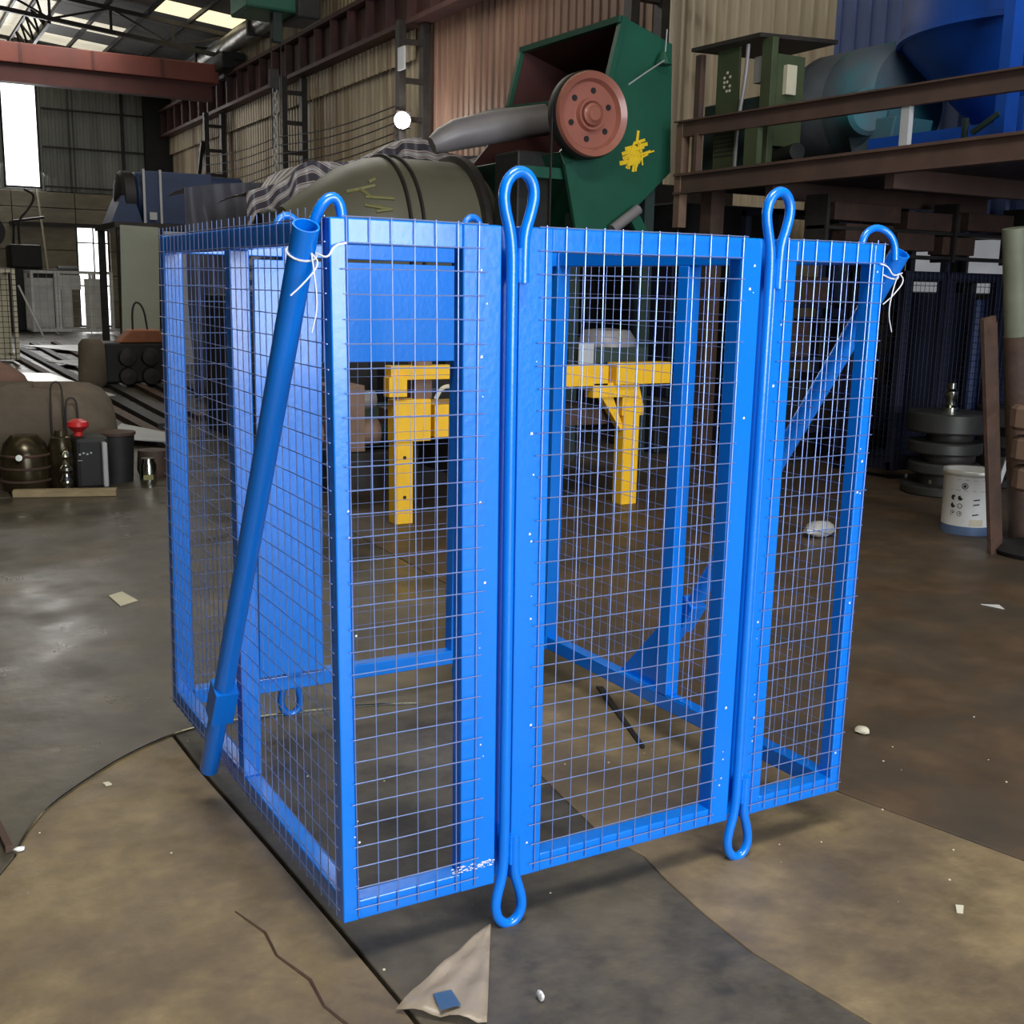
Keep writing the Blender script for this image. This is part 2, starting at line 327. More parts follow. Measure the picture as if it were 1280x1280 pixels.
# roof
def rz(x): return 8.52-.096*x if x > -2 else 8.52+.192-.096*(-4-x)*-1
def roofz(x): return 8.52-.096*x if x > -2 else 8.712+.096*(x+2)
CE = struct(MB().add([(-12.2, -9.2, roofz(-12.2)+.14), (-2, -9.2, roofz(-2)+.14), (8.3, -9.2, roofz(8.3)+.14), (-12.2, 36.3, roofz(-12.2)+.14), (-2, 36.3, roofz(-2)+.14), (8.3, 36.3, roofz(8.3)+.14),
     (-12.2, -9.2, roofz(-12.2)+.2), (-2, -9.2, roofz(-2)+.2), (8.3, -9.2, roofz(8.3)+.2), (-12.2, 36.3, roofz(-12.2)+.2), (-2, 36.3, roofz(-2)+.2), (8.3, 36.3, roofz(8.3)+.2)],
     [(0, 1, 4, 3), (1, 2, 5, 4), (6, 7, 10, 9), (7, 8, 11, 10), (0, 3, 9, 6), (2, 5, 11, 8), (0, 1, 7, 6), (1, 2, 8, 7), (3, 4, 10, 9), (4, 5, 11, 10)]).build('ceiling', 'roof'), 'sheet roof on steel trusses with skylight strips')
xs = [-12.2, -9.8, -7.2, -4.6, -2, 0.1, 2.1, 4.0, 5.9, 8.0]
yy = -9.2
rows = []
while yy < 36.2: rows.append((yy, min(yy+1.3, 36.3))); yy += 1.3
for ri, (y0, y1) in enumerate(rows):
    for a, b in zip(xs, xs[1:]):
        m = 'roof'
        if abs((y0+y1)/2-27.3) < .65 and a > 4: m = 'skyl'
        if ri in (5, 9, 15, 21) and a > -8: m = 'skyl'  # extra glowing sheets out of view, added to light the hall
        if y0 > 28.9 and b <= 4.05 and a > -3: m = 'skyp'
        if y0 > 31 and a in (4.0,): m = 'skyp' if ri % 2 else 'roof'
        z = [roofz(a)+.1, roofz(b)+.1]
        MB().add([(a+.01, y0+.01, z[0]), (b-.01, y0+.01, z[1]), (b-.01, y1-.01, z[1]), (a+.01, y1-.01, z[0]),
                  (a+.01, y0+.01, z[0]+.02), (b-.01, y0+.01, z[1]+.02), (b-.01, y1-.01, z[1]+.02), (a+.01, y1-.01, z[0]+.02)],
                 [(3, 2, 1, 0), (4, 5, 6, 7), (0, 1, 5, 4), (1, 2, 6, 5), (2, 3, 7, 6), (3, 0, 4, 7)]).build('roof_sheet', m, CE)
for x in xs[1:-1]+[1.1, 3.05, 4.95, 6.9]:
    MB().box((x-.03, -9, roofz(x)-.02), (x+.03, 36.2, roofz(x)+.09)).build('purlin', 'steel', CE)
# trusses
def truss(yt, n):
    t = thing('roof_truss', n, 'truss', (0, yt, 7.2))
    top = lambda x: roofz(x)-.08
    bot = lambda x: roofz(x)-.62+(.10*max(0, (3-x))*0)
    xx = [-12, -10.6, -9.2, -7.8, -6.4, -5, -3.5, -2, -.6, .8, 2.2, 3.6, 5.0, 6.5, 7.95]
    MB().bar((-12, yt, top(-12)), (-2, yt, top(-2)), .1, .1).bar((-2, yt, top(-2)), (7.95, yt, top(7.95)), .1, .1).build('top_chord', 'steel', t)
    MB().bar((-12, yt, bot(-12)), (-2, yt, bot(-2)), .1, .1).bar((-2, yt, bot(-2)), (7.95, yt, bot(7.95)), .1, .1).build('bottom_chord', 'steel', t)
    for i, (a, b) in enumerate(zip(xx, xx[1:])):
        MB().bar((b, yt, top(b)), (b, yt, bot(b)), .06, .06).build('strut', 'steel', t)
        p, q = ((a, yt, bot(a)), (b, yt, top(b))) if i % 2 else ((a, yt, top(a)), (b, yt, bot(b)))
        MB().bar(p, q, .05, .05).build('diagonal', 'steel', t)
for yt, n in ((-4.2, 'steel roof truss behind the viewer'), (1.9, 'steel roof truss above the blue cage'), (8.3, 'steel roof truss above the green hopper'), (14.7, 'steel roof truss beside the green hoist'),
              (28.5, 'dark steel lattice roof truss in front of the red crane girder'), (34.6, 'farthest steel roof truss by the end wall')): truss(yt, n)
# longitudinal lattice brace at upper left
t = thing('lattice_brace', 'lengthwise lattice brace under the bright roof sheets at the left', 'brace', (3.3, 30, 7.3))
MB().bar((3.35, 28.6, 8.02), (3.35, 35, 8.02), .08, .08).build('chord', 'steel', t); MB().bar((3.6, 28.6, 7.5), (3.6, 35, 7.5), .08, .08).build('chord', 'steel', t)
for i in range(6):
    a = 28.7+i*1.05; MB().bar((3.35, a, 8.02), (3.6, a+.52, 7.5), .045, .045).build('diagonal', 'steel', t); MB().bar((3.6, a+.52, 7.5), (3.35, a+1.05, 8.02), .045, .045).build('diagonal', 'steel', t)

# crane rail girder on the right wall
t = bpy.data.objects.new('crane_runway', None); COL.objects.link(t); struct(t, 'dark red plate girder crane runway along the right wall')
MB().box((7.80, 9.0, 5.9), (7.84, 35.8, 6.6)).build('web', 'redsteel', t)
MB().box((7.62, 9.0, 6.58), (7.98, 35.8, 6.66)).build('top_flange', 'redsteel', t); MB().box((7.62, 9.0, 5.84), (7.98, 35.8, 5.92)).build('bottom_flange', 'redsteel', t)
st = MB().box((7.64, 9.3, 5.92), (7.80, 9.33, 6.58)).build('stiffener', 'redsteel', t)
for i in range(1, 29): rep(st, t, (0, i*.93, 0))
# wall columns
def column(y, lab):
    t = thing('lattice_column', lab, 'column', (7.6, y, 0), 'lattice columns along the right wall')
    MB().box((7.34, y-.08, 0), (7.46, y+.08, 5.82)).build('chord', 'steel', t); MB().box((7.78, y-.08, 0), (7.9, y+.08, 5.82)).build('chord', 'steel', t)
    r = MB().box((7.46, y-.05, .5), (7.78, y+.05, .58)).build('batten', 'steel', t)
    for i in range(1, 9): rep(r, t, (0, 0, i*.62))
for y, l in ((9.75, 'lattice steel column between the green hopper and the olive canopy'), (16.5, 'lattice steel column just right of the lit lamp'), (22.7, 'lattice steel column above the crumpled tarpaulin, left of the lamp'), (29.1, 'far lattice steel column with a slanting brace')): column(y, l)
tag(MB().bar((7.27, 30.2, 3.0), (7.30, 29.1, 5.1), .09, .09).build('slanting_strut', 'steel'), 'slanting dark strut leaning on the far lattice column', 'strut')
# crane girder
t = thing('bridge_crane', 'faded red bridge crane girder spanning the far bay', 'crane', (2, 28, 6))
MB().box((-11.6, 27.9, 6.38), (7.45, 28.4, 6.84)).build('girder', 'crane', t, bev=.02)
MB().box((-11.6, 28.02, 5.97), (7.3, 28.34, 6.38)).build('lower_girder', 'crane_shade', t)
r = MB().box((6.0, 27.88, 6.4), (6.05, 27.9, 6.82)).build('girder_rib', 'crane_shade', t)
for i in range(1, 6): rep(r, t, (-1.6*i, 0, 0))
e = MB().box((7.35, 27.2, 6.66), (7.95, 29.2, 7.05)).build('end_truck', 'black', t, bev=.03)
MB().cyl((7.6, 27.25, 6.78), (7.85, 27.25, 6.78), .13).build('truck_wheel', 'steel', e)
# foil duct along the eaves
t = thing('eaves_duct', 'crumpled foil duct running along the eaves above the crane runway', 'duct', (7.7, 27, 7.2))
MB().tube([(7.75, 21.5, 7.42), (7.75, 24, 7.40), (7.75, 26.5, 7.36), (7.72, 29, 7.34), (7.7, 31.5, 7.28), (7.7, 34, 7.26)], [.24, .22, .25, .2, .24, .2], 14).build('pipe', 'duct', t, smooth=True)
for y in (23, 25.4, 30.2): MB().box((7.46, y, 7.13), (8, y+.12, 7.66)).build('strap', 'steel', t)
# green hoist with chain and hook
t = thing('chain_hoist', 'dark green overhead hoist box at the top edge with a hanging chain', 'hoist', (4.4, 14, 5))
MB().box((3.95, 13.7, 5.07), (4.85, 14.5, 5.7)).build('housing', 'green', t, bev=.03)
MB().box((4.62, 13.6, 5.0), (4.95, 14.3, 5.3)).build('motor', 'black', t, bev=.03)
MB().box((4.34, 13.8, 4.7), (4.46, 13.95, 5.1)).build('guide_block', 'dgrn', t)
MB().tube([(4.33, 13.9, 4.75), (4.33, 13.9, 3.3)], .008, 6).build('rope', 'steel', t); MB().tube([(4.47, 13.9, 4.75), (4.45, 13.9, 3.5)], .008, 6).build('rope', 'steel', t)
ch = MB(); z = 4.15; i = 0
while z > 2.25:
    a = (1, 0, 0) if i % 2 else (0, 1, 0)
    ch.tube([Vector((4.37, 13.9, z))+Vector(a)*.032*math.cos(q*math.pi/3)+Vector((0, 0, .05))*math.sin(q*math.pi/3) for q in range(6)], .010, 4, True); z -= .075; i += 1
ch.build('chain', 'wgrey', t)
MB().box((4.3, 13.85, 4.1), (4.42, 13.95, 4.35)).build('hook_block', 'steel', t)
# lamp on the column
t = thing('flood_lamp', 'small glaring white floodlight hung beside a wall column', 'lamp', (7.3, 16.2, 4.2))
MB().box((7.24, 16.28, 4.08), (7.5, 16.425, 4.36)).build('housing', 'steel', t, bev=.01)
MB().lathe([(.001, 0), (.11, .01), (.135, .05), (.12, .1), (.001, .13)], (7.33, 16.26, 4.2), (-.45, -.85, -.2), 16).build('bulb', 'lampm', t, smooth=True)
pl = bpy.data.lights.new('flood_lamp_light', 'POINT'); pl.energy = 30; pl.color = (1, .97, .9); pl.shadow_soft_size = .12
po = bpy.data.objects.new('flood_lamp_light', pl); COL.objects.link(po); po.location = (7.1, 15.85, 4.15)
tag(MB().box((7.3, 16.15, 5.0), (7.34, 16.4, 5.36)).build('notice_board', 'wgrey'), 'small framed notice on the column above the lamp', 'notice')
# cables along the wall
for i, (za, zb) in enumerate(((4.72, 4.45), (4.5, 4.32), (4.28, 4.18), (4.05, 4.02), (3.85, 3.9))):
    pts = [(7.3, 29.1-(29.1-16.5)*k/12, za+(zb-za)*k/12-.10*math.sin(math.pi*((k/6) % 1))) for k in range(13)]
    tag(MB().tube(pts, .012, 5).build('wall_cable', 'black'), ('topmost', 'second from top', 'middle', 'fourth from top', 'lowest')[i]+' of five sagging cables strung between the wall columns', 'cable', 'cables along the right wall')

# ================================================================== BLUE CAGE
BZ = .11
A0, A1 = Vector((.008, .001, 0)), Vector((-.009, 0, 0)); B0, B1 = Vector((1.468-1.461, .009, 0)), Vector((.012, 0, 0))
C0, C1 = Vector((-.007, 1.501-1.517, 0)), Vector((.009, -.007, .008)); D0, D1 = Vector((-.028, -.017, 0)), Vector((-.01, -.007, .004))
def warp(v):
    u, t, q = v[0]/1.461, v[1]/1.517, v[2]/1.478
    u, t, q = (min(max(a, -.1), 1.1) for a in (u, t, q))
    bo = (A0*(1-u)+B0*u)*(1-t)+(C0*(1-u)+D0*u)*t; to = (A1*(1-u)+B1*u)*(1-t)+(C1*(1-u)+D1*u)*t
    return Vector(v)+bo*(1-q)+to*q+Vector((0, 0, BZ))
W, D, H = 1.461, 1.517, 1.478
cage = thing('blue_cage', 'glossy blue steel mesh cage standing on rod eyes in the foreground', 'cage', (.73, .76, 0))
def mem(name, a, b, bev=.003, m='blue'): return MB().box(a, b).build(name, m, cage, bev=bev, warp=warp)
T = .05
# front face frames: three panels
for x0, x1, l, r in ((0, .370, .036, .088), (.412, 1.062, .080, .062), (1.104, W, .066, .036)):
    mem('post', (x0, 0, 0), (x0+l, .045, H)); mem('post', (x1-r, 0, 0), (x1, .045, H))
    mem('top_rail', (x0+l, .001, H-T), (x1-r, .046, H-.0)); mem('bottom_rail', (x0+l, .001, 0), (x1-r, .046, .045))
    mem('edge_strip', (x0, .018, -.004), (x1, .05, .004))
# narrow inner lips that show the angle iron
for x in (.088-.05+.0,): pass
mem('rod_channel', (.3705, .028, 0), (.4115, .044, H), .001); mem('rod_channel', (1.0625, .028, 0), (1.1035, .044, H), .001)
# rear face
for x0, x1 in ((0, .055), (.372, .43), (1.00, 1.06), (1.085, 1.14), (W-.055, W)): mem('post', (x0, D-.05, 0), (x1, D, H))
mem('top_rail', (.056, D-.045, H-T), (W-.056, D, H)); mem('bottom_rail', (.056, D-.05, 0), (W-.056, D, .05))
mem('sheet_panel', (.275, D-.062, .06), (.498, D-.052, 1.418), .001)
mem('sheet_panel', (.504, D-.062, 1.098), (1.11, D-.052, 1.418), .001)
# side faces
for x0, x1 in ((0, .05), (W-.05, W)):
    mem('post', (x0, .725, .05), (x1, .775, H-.05)); 
    mem('top_rail', (x0+.002, .046, H-T), (x1-.002, D-.05, H-.001)); mem('bottom_rail', (x0+.002, .046, 0), (x1-.002, D-.05, .05))
mem('gusset', (W-.045, .60, .05), (W-.04, 1.0, .055))
MB().prism([(W-.02, .78, .05), (W-.02, 1.02, .05), (W-.02, .78, .3)], (.006, 0, 0)).build('gusset', 'blue', cage, warp=warp)
# wires
R = .00135
def mesh_panel(fn, us, zs, u0, u1, z0, z1, off=.004):
    m = MB(); R = .00135 if fn is front else .0012 if fn is left else .00095
    for u in us:
        ph = random.random()*6
        m.tube([fn(u+.0012*math.sin(ph+k*1.1), z0+(z1-z0)*k/6, off) for k in range(7)], R, 5)
    for z in zs:
        a, b = u0-random.uniform(0, .008), u1+random.uniform(-.002, .010); ph = random.random()*6
        m.tube([fn(a+(b-a)*k/4, z+.001*math.sin(ph+k), off+.0028) for k in range(5)], R, 5)
    return m.build('wire_mesh', 'wire', cage, smooth=True, warp=warp)
zs = [.030+.0483*i for i in range(31)]
front = lambda u, z, o: (u, -o, z); rear = lambda u, z, o: (u, D+o, z)
left = lambda u, z, o: (-o, u, z); right = lambda u, z, o: (W+o, u, z)
mesh_panel(front, [.032+.0472*i for i in range(7)], zs, .028, .325, .01, 1.482)
mesh_panel(front, [.473+.0481*i for i in range(12)], zs, .462, 1.004, .01, 1.482)
mesh_panel(front, [1.137+.0450*i for i in range(8)], zs, 1.128, 1.452, .01, 1.482)
mesh_panel(left, [.03+.0485*i for i in range(15)], zs, .01, .74, .004, 1.50)
mesh_panel(left, [.775+.0485*i for i in range(16)], zs, .745, D-.005, .004, 1.50)
mesh_panel(right, [.03+.0485*i for i in range(31)], zs, .01, D-.005, .004, 1.49)
mesh_panel(rear, [.02+.0485*i for i in range(9)], zs, .01, .42, .01, 1.48)
mesh_panel(rear, [.452+.05*i for i in range(12)], [z for z in zs if z < 1.12], .44, 1.03, .01, 1.11)
mesh_panel(rear, [1.10+.05*i for i in range(8)], zs, 1.09, 1.45, .01, 1.48)
# long lifting rods with an eye at either end
def rod(xc, y, sq=1.0):
    top = [(.018, H-.075-.045), (.020, H-.04), (.018, H-.01), (-.002, H+.026), (-.016, H+.055), (-.013, H+.085), (.004, H+.106), (.026, H+.108), (.043, H+.092), (.049, H+.062), (.038, H+.03), (.027, H), (.026, H-.03), (.027, H-.075), (.027, H-.115)]
    main = [(0, .06), (0, .4), (0, .8), (0, 1.2), (0, H-.09), (-.001, H-.05), (-.006, H-.01), (-.018, H+.03), (-.022, H+.06), (-.014, H+.09), (.006, H+.108), (.028, H+.108), (.046, H+.088), (.050, H+.058), (.040, H+.02), (.029, H-.012), (.027, H-.05), (.027, H-.115)]
    up = [Vector((a, 0, b if b < H-.03 else H-.03+(b-H+.03)*sq)) for a, b in main]
    low = [Vector((a, 0, H-b)) for a, b in main[4:]]
    pts = low[::-1]+up[1:]
    return MB().tube([Vector((xc+p.x, y, p.z)) for p in smoothpts(pts, 2)], .0122, 12)
yb = -.006
for x in (.391, 1.083): rod(x, yb).build('lifting_rod', 'blue', cage, smooth=True, warp=warp)
for x, q_ in ((.390, .80), (1.066, 1.0)): rod(x, D+.006, q_).build('lifting_rod', 'blue', cage, smooth=True, warp=warp)
# weld beads on rod tails
wb = MB()
for x in (.391, 1.083):
    for z0 in (.045, H-.115): wb = MB().tube([(x+.0135, yb-.007, z0+.07*k/9) for k in range(10)], [.0035+.0012*(k % 2) for k in range(10)], 6); wb.build('weld_seam', 'blue', cage, smooth=True, warp=warp)
# paint chips on the front frame edges
pc = MB()
for x, z0 in ((.330, 0), (.455, 0), (1.035, 0), (1.128, 0), (1.44, 0), (.033, 0)):
    for k in range(9):
        z = random.uniform(.05, 1.42); s_ = random.uniform(.001, .0032); xx = x+random.uniform(-.008, .008)
        pc.add([(xx-s_, -.0006, z-s_), (xx+s_*1.2, -.0006, z-s_*.6), (xx+s_*.6, -.0006, z+s_*1.3), (xx-s_*.8, -.0006, z+s_)], [(0, 1, 2, 3)])
for k in range(60):
    z = .055+random.uniform(-.006, .010); s_ = random.uniform(.001, .003); xx = random.uniform(.26, .368)
    pc.add([(xx-s_*1.5, -.0006, z-s_*.5), (xx+s_*2, -.0006, z-s_*.4), (xx+s_*.9, -.0006, z+s_*.6), (xx-s_*.8, -.0006, z+s_*.6)], [(0, 1, 2, 3)])
o = pc.build('paint_chips', 'white', cage, warp=warp); o['label'] = 'bare pale paint chips'; o['kind'] = 'stuff'
# diagonal brace tubes on both sides
def brace(xo, side):
    t0 = Vector((xo, .0, 1.46)); t1 = Vector((xo, .915, .012)) if side < 0 else Vector((xo, .915, .07))
    d = (t1-t0).normalized(); m = MB(); r = .026; r_i = .022
    a = Vector((1, 0, 0)); b = d.cross(a)
    n = 24; k0 = len(m.v)
    for (c, rr) in ((t0, r), (t1, r), (t1, r_i), (t0, r_i)):
        for j in range(n):
            an = 2*math.pi*j/n; m.v.append(tuple(c+(a*math.cos(an)+b*math.sin(an))*rr))
    for i in range(4):
        for j in range(n): m.f.append((i*n+j, i*n+(j+1) % n, ((i+1) % 4)*n+(j+1) % n, ((i+1) % 4)*n+j))
    br = m.build('brace_tube', 'blue', cage, smooth=True, warp=warp)
    # collar clamp near the foot
    p = t0+d*((t1-t0).length*.79); q = t0+d*((t1-t0).length*.865)
    MB().bar(p, q, .062, .062, up=(1, 0, 0)).build('tube_collar', 'blue', br, bev=.004, warp=warp)
    # wire tie near the top
    c = t0+d*.06; pts = [c+(a*math.cos(2*math.pi*j/16)+b*math.sin(2*math.pi*j/16))*.0285 for j in range(16)]
    tie = MB().tube(pts, .0022, 6, True).tube(smoothpts([c+Vector((.02, -.028, 0)), c+Vector((.035*-side, -.05, -.01)), Vector((xo+.05*-side, -.012, 1.425)), Vector((xo+.075*-side, -.010, 1.43))]), .002, 5)
    tie.tube(smoothpts([c+Vector((.01, -.028, 0)), c+Vector((.03*side*-.4, -.035, -.03)), c+Vector((.02*side*-1, -.03, -.10)), c+Vector((.01, -.02, -.15))]), .0016, 5).tube(smoothpts([c+Vector((.01, -.028, 0)), c+Vector((.025, -.035, -.02)), c+Vector((-.01, -.03, -.06)), c+Vector((-.03, -.02, -.08))]), .0016, 5)
    o = tie.build('wire_tie', 'tie', br, smooth=True, warp=warp); o['label'] = 'thin white wire tie'
brace(-.045, -1); brace(W+.05, 1)
# bent lugs over the front corners that hold the tubes
MB().tube(smoothpts([(-.022, .045, 1.44), (-.018, .03, 1.475), (-.005, .02, 1.505), (.015, .02, 1.518), (.030, .02, 1.505), (.034, .02, 1.47)]), .0105, 12).build('corner_lug', 'blue', cage, smooth=True, warp=warp)
MB().tube(smoothpts([(W-.065, .02, 1.46), (W-.062, .02, 1.49), (W-.045, .02, 1.513), (W-.01, .02, 1.522), (W+.022, .01, 1.505), (W+.032, 0, 1.475), (W+.030, -.005, 1.44)]), .009, 12).build('corner_lug', 'blue', cage, smooth=True, warp=warp)
#__PART2__
# ================================================================== FLOOR CLUTTER NEAR THE CAGE
def flat(name, poly, z, th, m, label, cat, off=(0, 0)):
    return tag(MB().prism([(x, y, z) for x, y in poly], (0, 0, th)).build(name, m), label, cat)
flat('steel_strip', [(1.302, .705), (1.317, .708), (1.512, 1.243), (1.490, 1.257)], .001, .008, 'black', 'thin dark steel strip lying on the floor inside the cage', 'strip')
tag(MB().tube([(-.135, .34, .001), (-.10, .22, .001), (-.105, .12, .001), (-.07, .0, .001), (-.075, -.10, .001), (-.05, -.2, .001), (-.045, -.5, .001)], [.002, .0035, .003, .004, .003, .0035, .003], 5).build('floor_crack_filler', 'rust'), 'thin dark filled crack in the brown floor left of the cage corner', 'crack')
flat('paper_scrap', [(.11, 3.33), (.18, 3.38), (.215, 3.19), (.125, 3.13)], .001, .004, 'foam', 'square cream paper scrap on the grey floor left of the cage', 'paper')
def pebble(name, loc, s, m, label, cat, seed):
    rnd = random.Random(seed); b = MB(); n = 9; R_ = 5
    for i in range(R_+1):
        ph = math.pi*i/R_
        for j in range(n):
            t = 2*math.pi*j/n; k = 1+rnd.uniform(-.16, .16)
            b.v.append((loc[0]+s[0]*k*math.sin(ph)*math.cos(t), loc[1]+s[1]*k*math.sin(ph)*math.sin(t), loc[2]+s[2]*(1-math.cos(ph))))
    for i in range(R_):
        for j in range(n): b.f.append((i*n+j, i*n+(j+1) % n, (i+1)*n+(j+1) % n, (i+1)*n+j))
    return tag(b.build(name, m, smooth=True), label, cat)
pebble('stone', (2.06, .48, 0), (.024, .030, .012), 'foam', 'pale oval stone on the brown floor right of the cage', 'stone', 1)
pebble('crumpled_foil', (4.23, 2.93, 0), (.12, .07, .05), 'alu', 'crumpled silvery plastic seen through the right mesh panel', 'litter', 4)
flat('paper_flake', [(3.83, 1.42), (3.90, 1.37), (3.86, 1.31)], .001, .003, 'white', 'small white paper flake far right on the red-brown floor', 'paper')
flat('paper_chip', [(-.285, 1.21), (-.268, 1.21), (-.262, 1.19), (-.28, 1.188)], .001, .004, 'foam', 'tiny cream chip on the floor left of the brace tube', 'chip')
flat('leaf_scrap', [(1.40, -.46), (1.425, -.435), (1.44, -.447), (1.41, -.47)], .001, .003, 'foam', 'small curled tan scrap on the floor at lower right', 'scrap')
pebble('grit_lump', (.33, -.29, 0), (.006, .014, .012), 'white', 'small white lump on the dark floor near the front edge', 'lump', 9)
rg = random.Random(3); gb = MB()
for k in range(45):
    x, y = rg.uniform(-.7, 2.6), rg.uniform(-.7, 1.5); s_ = rg.uniform(.001, .0028)
    gb.box((x-s_, y-s_, 0), (x+s_, y+s_*.7, s_*.8))
tag(gb.build('floor_grit', 'foam'), 'scattered pale grit over the foreground floor', 'grit', kind='stuff')
tag(MB().tube(smoothpts([(-.562, .86, .004), (-.52, .98, .004), (-.45, 1.115, .004), (-.318, 1.262, .004), (-.16, 1.41, .004), (.056, 1.535, .004), (.30, 1.52, .004), (.50, 1.49, .004), (.63, 1.47, .004), (.82, 1.40, .004)], 3), .0042, 6).build('steel_strand', 'chrome'), 'thin pale steel strand curving across the floor and under the cage', 'cable')
tag(MB().bar((-.60, 1.22, .012), (-.572, .885, .012), .018, .02).build('brown_stick', 'rust'), 'short brown stick at the left edge of the floor', 'stick')
pebble('foam_crumb', (-.548, .885, 0), (.016, .010, .006), 'white', 'white foam crumb beside the brown stick', 'crumb', 12)
# plastic film scrap
fm = MB(); nx, ny = 10, 12
for j in range(ny+1):
    for i in range(nx+1):
        s_, t = i/nx, j/ny
        L_ = Vector((.36, .004, 0)).lerp(Vector((.045, -.19, 0)), t); R0 = Vector((.366, -.004, 0)).lerp(Vector((.185, -.325, 0)), t)
        p = L_.lerp(R0, s_); fm.v.append((p.x, p.y, .006+.014*abs(math.sin(s_*7+t*3))*t+.006*math.sin(t*9+s_*2)**2))
for j in range(ny):
    for i in range(nx): a = j*(nx+1)+i; fm.f.append((a, a+1, a+nx+2, a+nx+1))
t = fm.build('plastic_film', 'film', smooth=True); tag(t, 'creased translucent plastic film scrap under the front lifting eye', 'film')
so = t.modifiers.new('thickness', 'SOLIDIFY'); so.thickness = .0012
o = MB().prism([(.125, -.20, .026), (.165, -.205, .026), (.16, -.26, .026), (.115, -.255, .026)], (0, 0, .001)).build('blue_patch', 'fblue', t); o['label'] = 'blue patch on the film'

# ================================================================== YELLOW MACHINE
t = thing('yellow_machine', 'yellow steel machine frame on two legs seen through the cage', 'machine', (2.9, 4.35, 0))
Y = 4.35
def yb(name, x0, z0, x1, z1, y0=Y-.05, y1=Y+.05, m='yellow', bev=.004): return MB().box((x0, y0, z0), (x1, y1, z1)).build(name, m, t, bev=bev)
yb('leg', 2.0, 0, 2.12, .62, Y-.045, Y+.06); yb('leg', 3.70, 0, 3.83, .70, Y-.05, Y+.06)
yb('rear_leg', 2.35, 0, 2.45, .6, Y+.6, Y+.7, 'steel'); yb('rear_leg', 3.5, 0, 3.6, .7, Y+.6, Y+.7, 'steel')
yb('leg_bracket', 1.99, .52, 2.235, .78, Y-.06, Y+.05)
bo = MB()
for z in (.42, .17): bo.cyl((2.062, Y-.050, z), (2.062, Y-.045, z), .011, n=10)
o = bo.build('bolt_holes', 'black', t)
yb('top_beam', 1.97, .90, 2.40, .985); yb('top_beam', 2.40, .90, 3.16, .97)
yb('upright', 2.14, .76, 2.26, 1.02, Y-.02, Y+.08, 'rustl'); yb('clamp_block', 1.94, .80, 2.06, .92, Y-.09, Y+.0)
yb('side_tray', 2.27, .535, 2.62, .74, Y-.04, Y+.30)
MB().tube(smoothpts([(2.26, Y-.07, .78), (2.30, Y-.07, .85), (2.37, Y-.07, .86), (2.385, Y-.06, .80), (2.385, Y-.05, .70)]), .014, 8).build('hose', 'foam', t, smooth=True)
yb('cross_beam', 3.10, .83, 3.56, .97); yb('cross_beam', 3.60, .84, 4.05, .985, Y-.09, Y+.03)
yb('joint_plate', 3.44, .75, 3.82, .85)
MB().prism([(3.46, Y-.03, .84), (3.58, Y-.03, .84), (3.72, Y-.03, .52), (3.69, Y-.03, .52)], (0, .06, 0)).build('gusset', 'yellow', t, bev=.003)
MB().prism([(3.69, Y-.04, .84), (3.82, Y-.04, .84), (3.87, Y-.04, .68), (3.87, Y-.04, .62), (3.69, Y-.04, .62)], (0, .08, 0)).build('gusset', 'yellow', t, bev=.003)
MB().lathe([(.001, 0), (.2, 0), (.215, .03), (.2, .16), (.16, .22), (.001, .235)], (3.76, Y+.28, .97), n=24).build('motor_dome', 'ggrey', t, smooth=True)
yb('motor_box', 3.3, .975, 3.95, 1.08, Y+.05, Y+.5, 'dgrn')
yb('nameplate', 3.33, .975, 3.45, 1.12, Y-.03, Y-.02, 'wgrey')
yb('machine_bed', 2.2, .55, 3.7, .66, Y+.1, Y+.7, 'rust'); yb('drive_housing', 2.5, .25, 3.4, .55, Y+.15, Y+.7, 'steel')
MB().cyl((1.6, Y+.3, .75), (2.0, Y+.3, .75), .06).build('shaft', 'ggrey', t); MB().cyl((1.5, Y+.25, .55), (2.0, Y+.25, .55), .08).build('shaft', 'rustl', t)
yb('vice_block', 1.62, .45, 1.86, .86, Y+.1, Y+.4, 'rustl')
# ================================================================== GREEN HOPPER
t = thing('green_hopper', 'large dark green steel hopper with an open dark red mouth', 'hopper', (4.9, 7, 0))
Y0, Y1 = 6.2, 7.84
prof = [(4.86, 3.69), (5.38, 3.53), (5.42, 2.48), (5.01, 2.11), (4.83, 1.95), (4.59, 1.94), (4.33, 2.48), (4.29, 2.57), (4.62, 2.95), (4.72, 3.15)]
for y0, nm in ((Y0, 'side_plate'), (Y1-.03, 'side_plate')): MB().prism([(x, y0, z) for x, z in prof], (0, .03, 0)).build(nm, 'green', t, bev=.004)
MB().prism([(x, Y0+.031, z) for x, z in prof], (0, .004, 0)).build('lining', 'dred', t); MB().prism([(x, Y1-.036, z) for x, z in prof], (0, .004, 0)).build('lining', 'dred', t)
for i in range(7):
    (xa, za), (xb, zb) = prof[i], prof[i+1]; d = Vector((xb-xa, 0, zb-za)).normalized(); nn = Vector((d.z, 0, -d.x))
    c = Vector((4.9, 0, 2.9)); a = Vector((xa, Y0+.03, za)); b = Vector((xb, Y0+.03, zb))
    if (c-a).dot(nn) < 0: nn = -nn
    MB().prism([a, b, b+nn*.02, a+nn*.02], (0, Y1-Y0-.06, 0)).build('shell_plate', 'green', t)
    MB().prism([a+nn*.021, b+nn*.021, b+nn*.026, a+nn*.026], (0, Y1-Y0-.07, 0)).build('lining', 'dred', t)
for a, b in (((4.84, Y0-.02, 3.66), (4.84, Y1, 3.68)), ((4.84, Y1, 3.68), (4.70, Y1, 3.10)), ((4.70, Y1, 3.14), (4.70, Y0+.3, 3.05)), ((4.86, Y0-.01, 3.68), (4.72, Y0-.01, 3.12))): MB().bar(a, b, .06, .05).build('mouth_rim', 'green', t)
